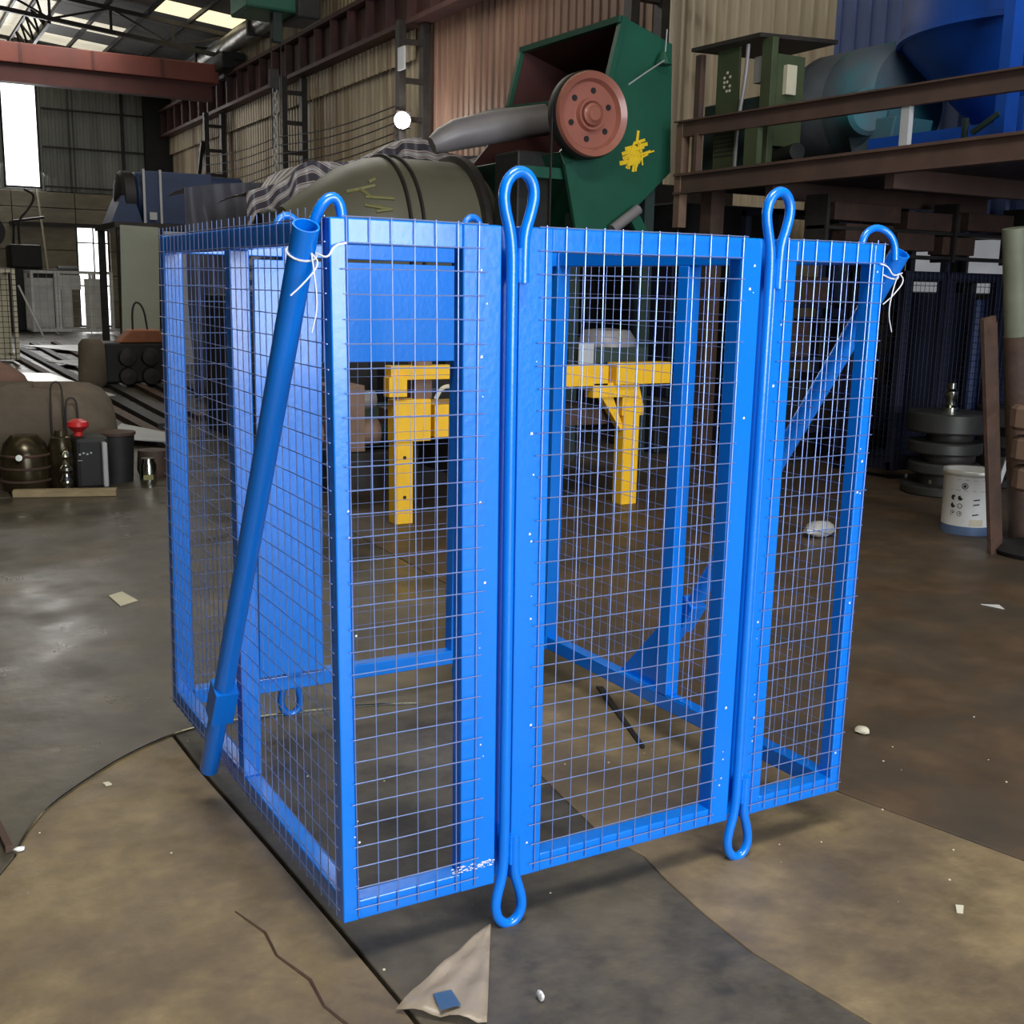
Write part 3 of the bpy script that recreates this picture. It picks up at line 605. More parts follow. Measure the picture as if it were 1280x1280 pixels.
for x, y in ((4.5, 6.3), (5.25, 6.3), (4.5, 7.7), (5.25, 7.7)): MB().box((x-.05, y-.05, 0), (x+.05, y+.05, 2.1 if x < 5 else 2.4)).build('leg', 'dgrn', t)
MB().bar((4.36, 6.17, 2.48), (4.50, 6.17, 1.9), .10, .04, (0, 1, 0)).build('leg_plate', 'green', t)
MB().box((3.93, 6.25, 2.36), (4.42, 6.33, 2.45)).build('side_arm', 'green', t, bev=.004)
MB().cyl((4.78, 6.12, 1.97), (5.04, 6.12, 2.15), .045).build('roller', 'ggrey', t, smooth=True)
MB().bar((4.98, 6.14, 2.12), (5.16, 6.14, 1.85), .10, .05, (0, 1, 0)).build('leg_plate', 'green', t)
MB().lathe([(.03, 0), (.075, -.10), (.001, -.10)], (5.25, 6.14, 3.44), n=12).build('lifting_lug', 'green', t)
MB().tube([(5.25, 6.10, 3.38), (4.99, 6.0, 3.24), (4.74, 5.9, 3.10)], .006, 5).build('string', 'wgrey', t)
MB().tube([(5.25, 6.12, 3.42), (5.26, 6.12, 3.62)], .006, 5).build('string', 'wgrey', t)
mk = MB(); rm = random.Random(5)
for k in range(44):
    cx, cz = 5.035+rm.gauss(0, .05), 2.59+rm.gauss(0, .045); a = rm.choice([.35, .45, 1.5, 1.7, .3, 1.2]); L_ = rm.uniform(.05, .12); ww = rm.uniform(.012, .03)
    mk.bar((cx-math.cos(a)*L_/2, Y0-.002-.0004*k, cz-math.sin(a)*L_/2), (cx+math.cos(a)*L_/2, Y0-.002-.0004*k, cz+math.sin(a)*L_/2), .003, ww, (0, 0, 1) if abs(math.cos(a)) > .2 else (1, 0, 0))
mk.bar((4.93, Y0-.005, 2.64), (5.16, Y0-.005, 2.70), .003, .03).bar((5.02, Y0-.005, 2.46), (5.06, Y0-.005, 2.80), .003, .025, (1, 0, 0)).bar((4.88, Y0-.005, 2.52), (5.10, Y0-.005, 2.57), .003, .035)
o = mk.build('sprayed_mark', 'ymark', t); o['label'] = 'bright yellow sprayed mark'; o['kind'] = 'stuff'
# flywheel
t2 = thing('flywheel', 'round red oxide flywheel with bolt holes mounted on the green hopper', 'wheel', (4.54, 6.0, 2.85))
c = (4.435, 5.93, 2.85)
MB().lathe([(.001, .05), (.085, .05), (.105, .02), (.12, .02), (.13, .065), (.255, .065), (.275, .02), (.325, .0), (.333, .02), (.333, .17), (.30, .17), (.28, .13), (.06, .13), (.05, .25), (.001, .25)], c, (0, 1, 0), 48).build('wheel_body', 'wheel', t2, smooth=True)
MB().lathe([(.001, -.02), (.052, -.02), (.062, .0), (.085, .012), (.085, .05)], c, (0, 1, 0), 24).build('hub', 'wheel', t2, smooth=True)
MB().lathe([(.335, .04), (.342, .05), (.342, .15), (.335, .16)], c, (0, 1, 0), 48).build('belt', 'black', t2, smooth=True)
for k in range(6):
    a = math.radians(22+60*k); MB().cyl((c[0]+.19*math.cos(a), c[1]+.058, c[2]+.19*math.sin(a)), (c[0]+.19*math.cos(a), c[1]+.066, c[2]+.19*math.sin(a)), .024, n=14).build('bolt_hole', 'black', t2)
MB().box((c[0]-.345, c[1]+.08, 1.4), (c[0]-.335, c[1]+.1, 2.88)).build('belt_run', 'steel', t2)
# feed duct and dark housing
t = thing('feed_pipe', 'thick grey feed pipe leading into the green hopper mouth', 'pipe', (4.2, 7.1, 0))
MB().tube([(3.58, 7.15, 2.66), (3.66, 7.14, 2.70), (3.80, 7.13, 2.76), (4.0, 7.1, 2.81), (4.2, 7.08, 2.86), (4.62, 7.0, 2.94)], [.07, .105, .13, .138, .14, .135], 24).build('pipe_body', 'ggrey', t, smooth=True)
MB().tube([(3.78, 7.2, 2.80), (4.2, 7.16, 2.93), (4.55, 7.1, 3.02)], [.06, .09, .04], 10).build('canvas_wrap', 'tarpg', t, smooth=True)
MB().box((4.06, 6.5, 0), (4.38, 6.9, 2.60)).build('support_housing', 'black', t, bev=.02)
# ================================================================== OLIVE DRUM
t = thing('olive_drum', 'huge olive grey horizontal drum with a conical end behind the cage', 'drum', (3.4, 7.6, 0))
DC = (0, 7.75, 1.82); ax = (1, 0, 0)
MB().lathe([(.001, 2.40), (.30, 2.42), (.47, 2.66), (.66, 2.94), (.755, 3.18), (.775, 3.32), (.775, 4.02)], DC, ax, 56).build('shell', 'olive', t, smooth=True)
for x in (3.30, 3.42): MB().lathe([(.77, x), (.800, x+.008), (.800, x+.028), (.77, x+.036)], DC, ax, 56).build('hoop', 'steel', t, smooth=True)
MB().lathe([(.77, 4.0), (.83, 4.02), (.83, 4.10), (.74, 4.11), (.72, 4.02), (.001, 4.02)], DC, ax, 56).build('rim', 'steel', t, smooth=True)
MB().lathe([(.68, 4.06), (.70, 4.10), (.69, 4.24), (.5, 4.26), (.001, 4.26)], DC, ax, 48).build('end_drum', 'olive', t, smooth=True)
MB().lathe([(.05, 2.22), (.16, 2.22), (.20, 2.28), (.20, 2.36), (.10, 2.36)], (0, 7.75, 1.9), ax, 24).build('mouth_ring', 'black', t, smooth=True)
mk = MB()
for a, b in (((2.98, 2.20), (3.2, 2.19)), ((2.86, 2.24), (3.08, 2.30)), ((2.96, 2.13), (3.16, 2.10)), ((3.04, 2.33), (3.10, 2.36)), ((2.95, 2.27), (3.03, 2.19)), ((3.04, 2.08), (3.17, 2.10))):
    P_ = []
    for k in range(5):
        x = a[0]+(b[0]-a[0])*k/4; z = a[1]+(b[1]-a[1])*k/4
        rr = .47+(x-2.66)/.28*.19 if x < 2.94 else .66+(x-2.94)/.24*.095 if x < 3.18 else .76
        dz = z-1.82; yy_ = 7.75-math.sqrt(max(rr*rr-dz*dz, .01))-.006; P_.append((x, yy_, z))
    mk.tube(P_, .016, 6)
o = mk.build('faded_mark', 'ydim', t); o['label'] = 'faded yellow sprayed strokes'; o['kind'] = 'stuff'
MB().box((2.75, 7.2, 0), (3.0, 8.3, 1.25)).build('cradle', 'steel', t); MB().box((3.75, 7.2, 0), (3.95, 8.3, 1.15)).build('cradle', 'steel', t)
MB().box((2.5, 7.35, .5), (4.3, 8.3, 1.02)).build('apron', 'black', t)  # dark box added under the drum against light off the wall
# ================================================================== TARPAULINS
def tarp(name, top, y, depth, m, label, seed, zb=.02, hang=None):
    rnd = random.Random(seed); n = len(top); P_ = smoothpts([Vector((x, 0, z)) for x, z in top], 3); b = MB(); rows_ = 16; N = len(P_)
    L0 = [0]
    for i in range(1, N): L0.append(L0[-1]+(P_[i]-P_[i-1]).length)
    uvs = []
    for j in range(rows_+4):
        for i, p in enumerate(P_):
            s_ = L0[i]
            if j < 4: yo = depth*(1-j/4); z = p.z-.06*(1-j/4)+.02*math.sin(s_*9+j)
            else:
                tt = (j-4)/(rows_-1); z = p.z-(p.z-zb)*tt; yo = -.10*tt+.07*math.sin(s_*10+tt*5+math.sin(s_*3)*2)*min(1, .25+tt)+.03*math.sin(s_*23-tt*9)
            b.v.append((p.x, y+yo, z)); uvs.append((s_*.6, (p.z-z)*1.0+yo*.5+.25*math.sin(s_*2.2)))
    for j in range(rows_+3):
        for i in range(N-1): a = j*N+i; b.f.append((a, a+1, a+N+1, a+N))
    o = b.build(name, m, smooth=True); me = o.data; uv = me.uv_layers.new(name='UVMap')
    for lp in me.loops: uv.data[lp.index].uv = uvs[lp.vertex_index]
    so = o.modifiers.new('thickness', 'SOLIDIFY'); so.thickness = .006
    return tag(o, label, 'tarpaulin')
tarp('striped_tarpaulin', [(2.85, 2.42), (3.1, 2.50), (3.3, 2.55), (3.5, 2.80), (3.72, 2.78), (4.0, 2.80), (4.3, 2.90), (4.6, 3.06), (4.8, 3.14), (5.0, 3.10), (5.2, 2.98), (5.5, 2.96), (5.8, 3.02), (6.0, 2.9), (6.3, 2.85)], 10.2, 1.2, 'tarp', 'striped grey and white tarpaulin heaped behind the olive drum', 3)
tarp('grey_tarpaulin', [(2.8, 2.62), (3.3, 2.70), (3.8, 2.74), (4.3, 2.74), (4.9, 2.78)], 12.7, .9, 'tarpg', 'smooth bluish grey tarpaulin between the blue tank and the striped one', 8)
# ================================================================== FAR LEFT
t = thing('steel_platform', 'dark raised steel platform carrying the blue tank at far left', 'platform', (4.5, 20, 0))
MB().box((3.15, 19.2, 2.38), (5.9, 21.2, 2.48)).build('deck', 'steel', t)
for x, y in ((3.25, 19.3), (5.8, 19.3), (3.25, 21.1), (5.8, 21.1), (4.3, 19.3)): MB().box((x-.06, y-.06, 0), (x+.06, y+.06, 2.38)).build('leg', 'steel', t)
tag(MB().prism([(3.16, 19.0, .35), (3.80, 19.0, .1), (3.86, 19.0, 2.40), (3.20, 19.0, 2.42)], (0, .05, 0)).build('pale_board', 'mint', bev=.005), 'tall pale green board standing under the blue tank', 'board')
tag(MB().box((3.95, 19.0, 0), (5.8, 19.06, 2.34)).build('grey_board', 'wgrey', bev=.005), 'wide pale grey board right of the green one', 'board')
t = thing('blue_tank', 'navy blue horizontal tank with pale straps on the far platform', 'tank', (4.2, 20, 2.48))
MB().lathe([(.001, 3.62), (.40, 3.62), (.45, 3.66), (.45, 5.6), (.001, 5.6)], (0, 20, 2.96), (1, 0, 0), 32).build('tank_shell', 'navy', t, smooth=True)
MB().lathe([(.001, 3.3), (.42, 3.36), (.47, 3.42), (.47, 3.6), (.40, 3.61)], (0, 19.95, 2.94), (1, 0, 0), 32).build('dark_end', 'black', t, smooth=True)
MB().box((3.72, 19.45, 2.48), (4.95, 19.62, 3.40)).build('front_box', 'navy', t, bev=.02)
for x in (3.70, 3.99): MB().box((x, 19.40, 2.48), (x+.04, 19.45, 3.42)).build('strap', 'wgrey', t)
MB().prism([(4.5, 19.42, 2.9), (4.75, 19.42, 2.9), (4.70, 19.42, 2.62), (4.6, 19.42, 2.56)], (0, .03, 0)).build('outlet_plate', 'wgrey', t)
MB().box((3.8, 19.40, 2.55), (3.93, 19.44, 2.68)).build('label_plate', 'wgrey', t)
MB().prism([(3.15, 19.5, 2.48), (3.7, 19.5, 2.48), (3.55, 19.5, 2.95), (3.35, 19.5, 2.95)], (0, .9, 0)).build('saddle', 'navy', t)
# a pale cage like the blue one
def small_cage(name, label, x0, x1, y0, y1, h, m, wm, solid=(), dark=None, eye=True, wr=.004, pitch=.11):
    t = thing(name, label, 'cage', ((x0+x1)/2, (y0+y1)/2, 0)); p = .07
    W_ = x1-x0
    for x in (x0, x0+W_*.28, x0+W_*.32, x0+W_*.70, x0+W_*.74, x1-p):
        MB().box((x, y0, .08), (x+p, y0+p, h)).build('post', m, t)
    for x in (x0, x1-p): MB().box((x, y1-p, .08), (x+p, y1, h)).build('post', m, t)
    for z in (.08, h-p):
        MB().box((x0, y0+.01, z), (x1, y0+p, z+p)).build('rail', m, t); MB().box((x0, y1-p, z), (x1, y1-.01, z+p)).build('rail', m, t)
        for x in (x0, x1-p): MB().box((x+.005, y0+p, z), (x+p-.005, y1-p, z+p)).build('rail', m, t)
    for (a, b, c_, d) in solid: MB().box((x0+a*W_, y1-.09, c_), (x0+b*W_, y1-.07, d)).build('sheet_panel', m, t)
    mm = MB(); k = x0
    while k < x1: mm.tube([(k, y0-.01, .08), (k, y0-.01, h)], wr, 4); k += pitch
    k = y0
    while k < y1: mm.tube([(x0-.01, k, .08), (x0-.01, k, h)], wr, 4); k += pitch
    k = .1
    while k < h: mm.tube([(x0, y0-.012, k), (x1, y0-.012, k)], wr, 4); mm.tube([(x0-.012, y0, k), (x0-.012, y1, k)], wr, 4); k += pitch
    mm.build('wire_mesh', wm, t)
    if eye:
        for x in (x0+W_*.30, x0+W_*.72):
            MB().tube([(x-.02, y0-.02, .16), (x-.045, y0-.02, .06), (x, y0-.02, .012), (x+.045, y0-.02, .06), (x, y0-.02, .16), (x, y0-.02, h-.05), (x-.04, y0-.02, h+.05), (x, y0-.02, h+.11), (x+.045, y0-.02, h+.05), (x+.02, y0-.02, h-.05)], .012, 6).build('lifting_rod', m, t)
    else:
        for x in (x0+.1, x1-.1): MB().box((x-.03, y0, 0), (x+.03, y1, .08)).build('skid', m, t)
    return t
small_cage('pale_cage', 'unpainted whitish cage of frames and sheets standing by the far doorway', 3.12, 5.22, 31.0, 32.4, 1.70, 'white', 'wgrey', solid=((0, .35, .15, 1.5), (.36, .70, 1.2, 1.6), (.45, .58, .15, 1.2), (.74, 1, .15, 1.5)), pitch=.2)
small_cage('pale_cage', 'cream meshed cage cut off by the left edge of the picture', .2, 1.52, 19.5, 20.7, 1.64, 'foam', 'steel', solid=((.55, .98, .1, 1.6),), pitch=.09, wr=.005)
# dark machine tower
t = thing('dark_machine', 'black bulky machine with pipework before the far masonry at left', 'machine', (3.2, 33.8, 0))
MB().box((2.15, 33.2, 0), (4.2, 34.5, 1.76)).build('body', 'black', t, bev=.05); MB().box((2.9, 33.3, 1.76), (3.75, 34.4, 2.42)).build('gear_case', 'black', t, bev=.05)
MB().lathe([(.001, -.3), (.42, -.3), (.45, 0), (.42, .3), (.001, .3)], (2.4, 33.6, 2.75), (0, 1, 0), 28).build('pulley', 'steel', t, smooth=True)
MB().cyl((4.2, 33.8, 1.6), (4.75, 33.8, 1.6), .26).build('motor', 'black', t, smooth=True)
MB().tube(smoothpts([(3.2, 33.6, 2.4), (3.2, 33.6, 3.1), (3.5, 33.6, 3.4), (3.7, 33.6, 3.8), (3.4, 33.6, 3.95)]), .035, 8).build('pipe', 'steel', t); MB().tube([(3.05, 33.7, 2.4), (3.1, 33.7, 3.07), (3.9, 33.7, 3.2)], .04, 8).build('pipe', 'steel', t)
tag(MB().tube([(3.25, 30.2, .02), (2.75, 30.4, 1.3)], .025, 6).build('leaning_bar', 'white'), 'thin white bar slanting beside the whitish cage', 'bar')
tag(MB().tube([(4.0, 35.6, 4.1), (4.1, 35.5, 2.6), (4.25, 35.4, .02)], .03, 6).build('pale_rope', 'foam'), 'pale rope hanging below the tall bright window', 'rope')
# scrap steel bars on the floor
rb = random.Random(11)
sc = [((1.1, 17.5), (1.35, 9.2), .09, 'leftmost of the long bars on the far floor'), ((1.62, 22), (1.56, 9.0), .12, 'second long bar from the left on the far floor'),
      ((2.0, 24), (1.78, 9.6), .15, 'third long bar from the left on the far floor'), ((2.5, 26), (2.02, 9.8), .14, 'middle one of the seven long bars on the far floor'), ((3.0, 26.5), (2.30, 10.2), .10, 'long bar passing under the middle of the black pump'),
      ((3.6, 26), (2.62, 12.6), .10, 'second long bar from the right on the far floor'), ((3.95, 24), (3.02, 13.0), .14, 'rightmost of the long bars on the far floor')]
for i, ((xa, ya), (xb, yb_), ww, lb) in enumerate(sc):
    tag(MB().bar((xa, ya, .03), (xb, yb_, .03), ww, .055).build('steel_bar', ['steel', 'rust', 'black'][i % 3]), lb, 'bar', 'long steel bars lying on the far floor')
flat('bright_sheet', [(1.0, 16.8), (1.6, 16.4), (1.85, 12.6), (1.35, 12.4)], .062, .01, 'alu', 'bright metal sheet flat on the far bars at left', 'sheet')
flat('bright_sheet', [(1.9, 19.3), (2.8, 19.6), (3.2, 16.4), (2.6, 16.2)], .062, .01, 'wgrey', 'dull pale sheet flat on the bars beyond the black pump', 'sheet')
flat('bright_sheet', [(2.1, 24.5), (4.4, 24.5), (4.5, 21.5), (3.1, 21.3)], .062, .01, 'alu', 'pale sheet on the floor before the whitish cage', 'sheet')
flat('grey_tread_plate', [(1.02, 8.6), (1.35, 9.6), (1.68, 8.5), (1.50, 8.1)], .062, .012, 'wgrey', 'grey triangular plate offcut behind the jars', 'plate')
# pump / engine lump
t = thing('black_pump', 'squat black pump block with round covers on the far left floor', 'pump', (2.4, 14.6, 0))
MB().box((2.05, 14.4, .065), (2.92, 15.1, .62)).build('block', 'black', t, bev=.03); MB().lathe([(.16, 0), (.19, .05), (.17, .55), (.12, .62), (.001, .63)], (1.85, 14.2, .065), n=20).build('filter', 'sack', t, smooth=True)
for x, z in ((2.35, .42), (2.66, .42), (2.35, .16), (2.66, .16)): MB().lathe([(.001, -.07), (.11, -.06), (.13, 0)], (x, 14.4, z), (0, 1, 0), 18).build('round_cover', 'steel', t, smooth=True)
MB().prism([(2.25, 14.4, .62), (2.92, 14.4, .62), (2.80, 14.4, .80), (2.42, 14.4, .80)], (0, .4, 0)).build('hood', 'orange', t, bev=.02)
MB().tube(smoothpts([(2.46, 14.5, .78), (2.46, 14.5, 1.08), (2.52, 14.5, 1.2), (2.62, 14.5, 1.1), (2.66, 14.5, .79)]), .014, 6).build('wire_hoop', 'steel', t)
# jars, sacks, plank at left
t = thing('oily_vessel', 'rounded oily brown metal vessel at the far left end of the plank', 'vessel', (.12, 6.45, 0))
MB().lathe([(.001, 0), (.155, 0), (.165, .04), (.165, .24), (.14, .33), (.09, .385), (.001, .395)], (.12, 6.5, 0), n=28).build('body', 'glassb', t, smooth=True)
for k in range(3): MB().lathe([(.165, .06+k*.09), (.171, .065+k*.09), (.171, .075+k*.09), (.165, .08+k*.09)], (.12, 6.5, 0), n=28).build('ring', 'rust', t)
MB().cyl((.06, 6.36, .25), (.06, 6.31, .25), .022).build('fitting', 'chrome', t)
t = thing('stacked_fitting', 'narrow shiny stacked fitting between the oily vessel and the black canister', 'fitting', (.36, 6.3, 0))
MB().lathe([(.001, 0), (.03, 0), (.02, .03), (.045, .06), (.045, .08), (.03, .10), (.03, .13), (.05, .15), (.05, .17), (.03, .19), (.035, .23), (.05, .25), (.035, .28), (.02, .3), (.001, .31)], (.36, 6.3, 0), n=20).build('body', 'chrome', t, smooth=True)
MB().lathe([(.001, 0), (.09, 0), (.09, .3), (.07, .36), (.05, .37), (.04, .41), (.001, .41)], (.36, 6.48, 0), n=22).build('backing_pot', 'glassb', t, smooth=True)
t = thing('black_canister', 'black canister with a red cap on the plank', 'canister', (.53, 6.4, 0))
MB().box((.43, 6.3, 0), (.66, 6.62, .37)).build('body', 'black', t, bev=.03); MB().box((.60, 6.24, .02), (.635, 6.30, .34)).build('handle', 'wgrey', t, bev=.01)
MB().lathe([(.03, 0), (.03, .03), (.04, .035), (.075, .07), (.07, .10), (.03, .12), (.001, .12)], (.475, 6.45, .37), n=16).build('cap', 'redp', t, smooth=True)
pl_ = MB()
for k in range(4): pl_.box((.45+k*.025, 6.294, .25+(k % 2)*.008), (.463+k*.025, 6.298, .262+(k % 2)*.008))
pl_.box((.44, 6.294, .21), (.47, 6.298, .214)); pl_.build('rating_mark', 'wgrey', t)
t = thing('black_bucket', 'black lidded bucket right of the red-capped canister', 'bucket', (.78, 6.5, 0))
MB().lathe([(.001, 0), (.11, 0), (.13, .35), (.001, .35)], (.76, 6.6, 0), n=24).build('body', 'black', t, smooth=True); MB().lathe([(.14, .35), (.14, .37), (.001, .39)], (.76, 6.6, 0), n=24).build('lid', 'rust', t, smooth=True)
t = thing('glass_jar', 'small dusty glass jar with a yellow blotch near the cage', 'jar', (.93, 6.4, 0))
MB().lathe([(.001, 0), (.055, 0), (.06, .02), (.06, .14), (.045, .17), (.045, .19), (.001, .19)], (.94, 6.4, 0), n=18).build('body', 'chrome', t, smooth=True); MB().box((.89, 6.325, .04), (.96, 6.335, .075)).build('blotch', 'ydim', t)
tag(MB().lathe([(.001, 0), (.10, 0), (.12, .05), (.11, .2), (.001, .21)], (1.05, 6.75, 0), n=20).build('tin_can', 'rust', smooth=True), 'rusty brown tin behind the small glass jar', 'tin')
tag(MB().box((.70, 7.0, .0), (.86, 7.1, .30)).build('green_carton', 'dgrn', bev=.01), 'small dark green carton behind the black bucket', 'carton')
tag(MB().bar((.0, 6.20, .026), (.64, 6.0, .026), .07, .05).build('wooden_plank', 'wood', bev=.004), 'pale wooden plank on the floor in front of the jars', 'plank')
def sack(name, c, s, m, label, seed):
    rnd = random.Random(seed); b = MB(); n = 22; R_ = 12
    for i in range(R_+1):
        ph = math.pi*i/R_
        for j in range(n):
            t_ = 2*math.pi*j/n; sx = math.copysign(abs(math.cos(t_))**.6, math.cos(t_)); sy = math.copysign(abs(math.sin(t_))**.6, math.sin(t_)); sp = math.sin(ph)**.55; k = 1+.05*math.sin(3*t_+seed+2*ph)
            b.v.append((c[0]+s[0]*sp*sx*k, c[1]+s[1]*sp*sy*k, c[2]+s[2]*(1-math.copysign(abs(math.cos(ph))**.7, math.cos(ph)))/2*k))
    for i in range(R_):
        for j in range(n): b.f.append((i*n+j, i*n+(j+1) % n, (i+1)*n+(j+1) % n, (i+1)*n+j))
    return tag(b.build(name, m, smooth=True), label, 'sack')
sack('sacking_bundle', (.30, 7.35, 0), (.62, .42, .66), 'sack', 'wide brown sacking bundle behind the jars', 2)
sack('sacking_bundle', (-.25, 8.4, 0), (.62, .5, .80), 'sackr', 'reddish sacking bundle at the left edge behind the brown one', 5)
for x, z, l in ((.40, .62, 'thin wire hoop sticking up left of the red cap'), (.50, .50, 'thin wire hoop directly behind the red cap')):
    tag(MB().tube(smoothpts([(x-.045, 6.88, .0), (x-.045, 6.88, z), (x-.03, 6.88, z+.1), (x+.03, 6.88, z+.1), (x+.045, 6.88, z), (x+.045, 6.88, 0)]), .007, 6).build('wire_hoop', 'steel'), l, 'hoop')

# ================================================================== BROWN PLATFORM AT RIGHT
t = thing('mezzanine', 'brown steel platform with double edge beams on the right', 'platform', (6.6, 2, 0))
MB().box((5.34, -6, 2.31), (7.86, 5.9, 2.41)).build('deck', 'steel', t)
MB().box((5.28, -6, 2.28), (5.335, 5.92, 2.43)).build('edge_beam', 'brown', t); MB().box((5.24, -6, 2.415), (5.33, 5.92, 2.435)).build('edge_flange', 'brown', t); MB().box((5.24, -6, 2.27), (5.33, 5.92, 2.285)).build('edge_flange', 'brown', t)
MB().bar((5.30, -6, 2.58), (5.30, 5.93, 2.79), .05, .115).build('upper_beam', 'brown', t); MB().bar((5.28, -6, 2.645), (5.28, 5.93, 2.852), .10, .012).build('edge_flange', 'brown', t)
MB().box((5.27, 5.86, 2.0), (5.35, 5.94, 2.84)).build('end_post', 'rustl', t); MB().box((5.27, 5.66, 2.43), (5.33, 5.70, 2.75)).build('stanchion', 'brown', t)
MB().box((5.28, 4.93, 2.43), (5.33, 5.08, 2.76)).build('stanchion', 'gcab', t); MB().box((5.29, 3.46, 2.43), (5.33, 3.53, 2.70)).build('stanchion', 'wgrey', t)
for x, y in ((5.5, 5.7), (7.7, 5.7), (6.2, 0.6), (7.7, .6), (5.5, -5.5)): MB().box((x-.07, y-.07, 0), (x+.07, y+.07, 2.31)).build('support', 'rust', t)
for y in (4.8, 3.6, 2.2, .8): MB().box((5.35, y, 2.18), (7.8, y+.08, 2.31)).build('cross_beam', 'brown', t)
# olive cabinet with canopy
t = thing('canopied_cabinet', 'olive green cabinet with a dark flat canopy on the platform', 'cabinet', (5.7, 5.4, 2.43))
MB().prism([(5.31, 5.84, 3.40), (5.37, 5.07, 3.40), (6.12, 5.01, 3.42), (6.12, 5.82, 3.42)], (0, 0, .03)).build('canopy', 'steel', t)
MB().box((5.43, 5.86, 2.43), (5.48, 5.93, 3.40)).build('post', 'brown', t); MB().box((5.44, 5.0, 2.43), (5.50, 5.12, 3.40)).build('post', 'gcab', t, bev=.004)
pp = MB().box((5.42, 5.36, 2.46), (5.44, 5.63, 3.38)).build('perforated_panel', 'gcab', t)
pf = MB()
for i in range(7):
    for j in range(9): pf.box((5.415, 5.39+i*.034, 2.55+j*.034), (5.419, 5.405+i*.034, 2.565+j*.034))
o = pf.build('perforation', 'black', pp); o['kind'] = 'stuff'
pf = MB()
for i, (a, b) in enumerate(((0, 0), (1, 0), (0, 1), (2, 1), (1, 2), (0, 3), (2, 3), (2, 2), (1, 4))): pf.box((5.415, 5.45+a*.035, 3.05+b*.035), (5.419, 5.47+a*.035, 3.07+b*.035))
o = pf.build('lit_perforation', 'foam', pp); o['kind'] = 'stuff'  # pale squares painted as light showing through the holes
MB().tube(smoothpts([(5.42, 5.35, 2.45), (5.42, 5.34, 2.8), (5.42, 5.27, 3.15), (5.42, 5.26, 3.38)]), .016, 8).build('curved_pipe', 'ggrey', t, smooth=True)
MB().box((5.52, 5.15, 2.46), (5.78, 5.9, 3.0)).build('core_box', 'dgrn', t, bev=.01); MB().box((5.5, 5.0, 2.6), (5.78, 5.06, 3.28)).build('side_panel', 'mat_' if False else 'gcab', t)
MB().box((5.56, 4.95, 2.98), (5.66, 5.0, 3.20)).build('switch_box', 'foam', t, bev=.005); MB().box((5.52, 5.18, 3.1), (5.6, 5.3, 3.3)).build('meter', 'wgrey', t, bev=.005)
# teal drum
t = thing('teal_drum', 'big grey and teal horizontal drum on the platform', 'drum', (6.1, 4.6, 2.43))
MB().lathe([(.001, -.02), (.25, 0), (.40, .10), (.44, .22), (.44, .55)], (6.25, 5.42, 2.93), (.05, -1, 0), 36).build('grey_half', 'gteal', t, smooth=True)
MB().lathe([(.44, .55), (.445, .56), (.445, .95), (.40, 1.02), (.001, 1.03)], (6.25, 5.42, 2.93), (.05, -1, 0), 36).build('teal_half', 'teal', t, smooth=True)
MB().lathe([(.001, 0), (.14, 0), (.17, .03), (.17, .2), (.001, .2)], (5.80, 4.30, 2.80), (.3, 1, 0), 22).build('motor_end', 'teal', t, smooth=True)
MB().prism([(5.85, 4.1, 2.75), (5.85, 4.6, 2.75), (5.85, 4.5, 2.50), (5.85, 4.15, 2.50)], (.4, 0, 0)).build('saddle', 'teal', t, bev=.01)
t2 = thing('rubber_hose_roll', 'dark roll with a tan end lying under the teal drum', 'roll', (5.6, 4.9, 2.43))
MB().cyl((5.62, 5.25, 2.50), (5.50, 4.72, 2.53), .065).build('roll', 'black', t2, smooth=True); MB().lathe([(.001, -.004), (.055, -.004), (.055, 0)], (5.50, 4.72, 2.53), (-.2, -1, 0), 18).build('tan_end', 'wood', t2)
# blue cone hopper and steelwork
t = thing('blue_cone_hopper', 'deep blue conical hopper standing on the platform at top right', 'hopper', (6.7, 3.6, 2.43))
MB().lathe([(.32, 2.61), (.52, 2.80), (.88, 3.16), (.98, 3.28), (.98, 4.3), (.001, 4.3)], (6.74, 3.6, 0), n=52).build('cone', 'tblue', t, smooth=True)
MB().lathe([(.98, 3.26), (1.01, 3.27), (1.01, 3.31), (.98, 3.32)], (6.74, 3.6, 0), n=52).build('rim', 'tblue', t, smooth=True)
MB().box((5.62, 2.98, 2.43), (5.74, 3.06, 4.2)).build('post', 'tblue', t); MB().box((5.85, 3.02, 2.43), (5.93, 3.10, 2.75)).build('post', 'tblue', t)
MB().box((5.8, 3.1, 2.43), (7.7, 4.3, 2.60)).build('base_frame', 'tblue', t); MB().bar((5.7, 3.6, 2.44), (6.1, 2.6, 2.60), .05, .08).build('strut', 'tblue', t)
t = thing('blue_panel_wall', 'deep blue panel structure filling the top right corner', 'panel', (7.4, 2.4, 2.43))
MB().box((7.0, -.5, 2.43), (7.1, 2.65, 4.6)).build('panel', 'tblue', t); MB().box((5.9, 2.0, 2.43), (6.0, 2.08, 4.4)).build('post', 'tblue', t)
t = thing('green_plant_scrap', 'dark green crossed brackets on the blue base at far right', 'bracket', (5.8, 3.1, 2.43))
MB().bar((5.62, 3.28, 2.44), (5.62, 3.28, 2.62), .03, .03).build('bracket_arm', 'dgrn', t); MB().bar((5.62, 3.22, 2.52), (5.62, 3.02, 2.62), .03, .03).build('bracket_arm', 'dgrn', t)
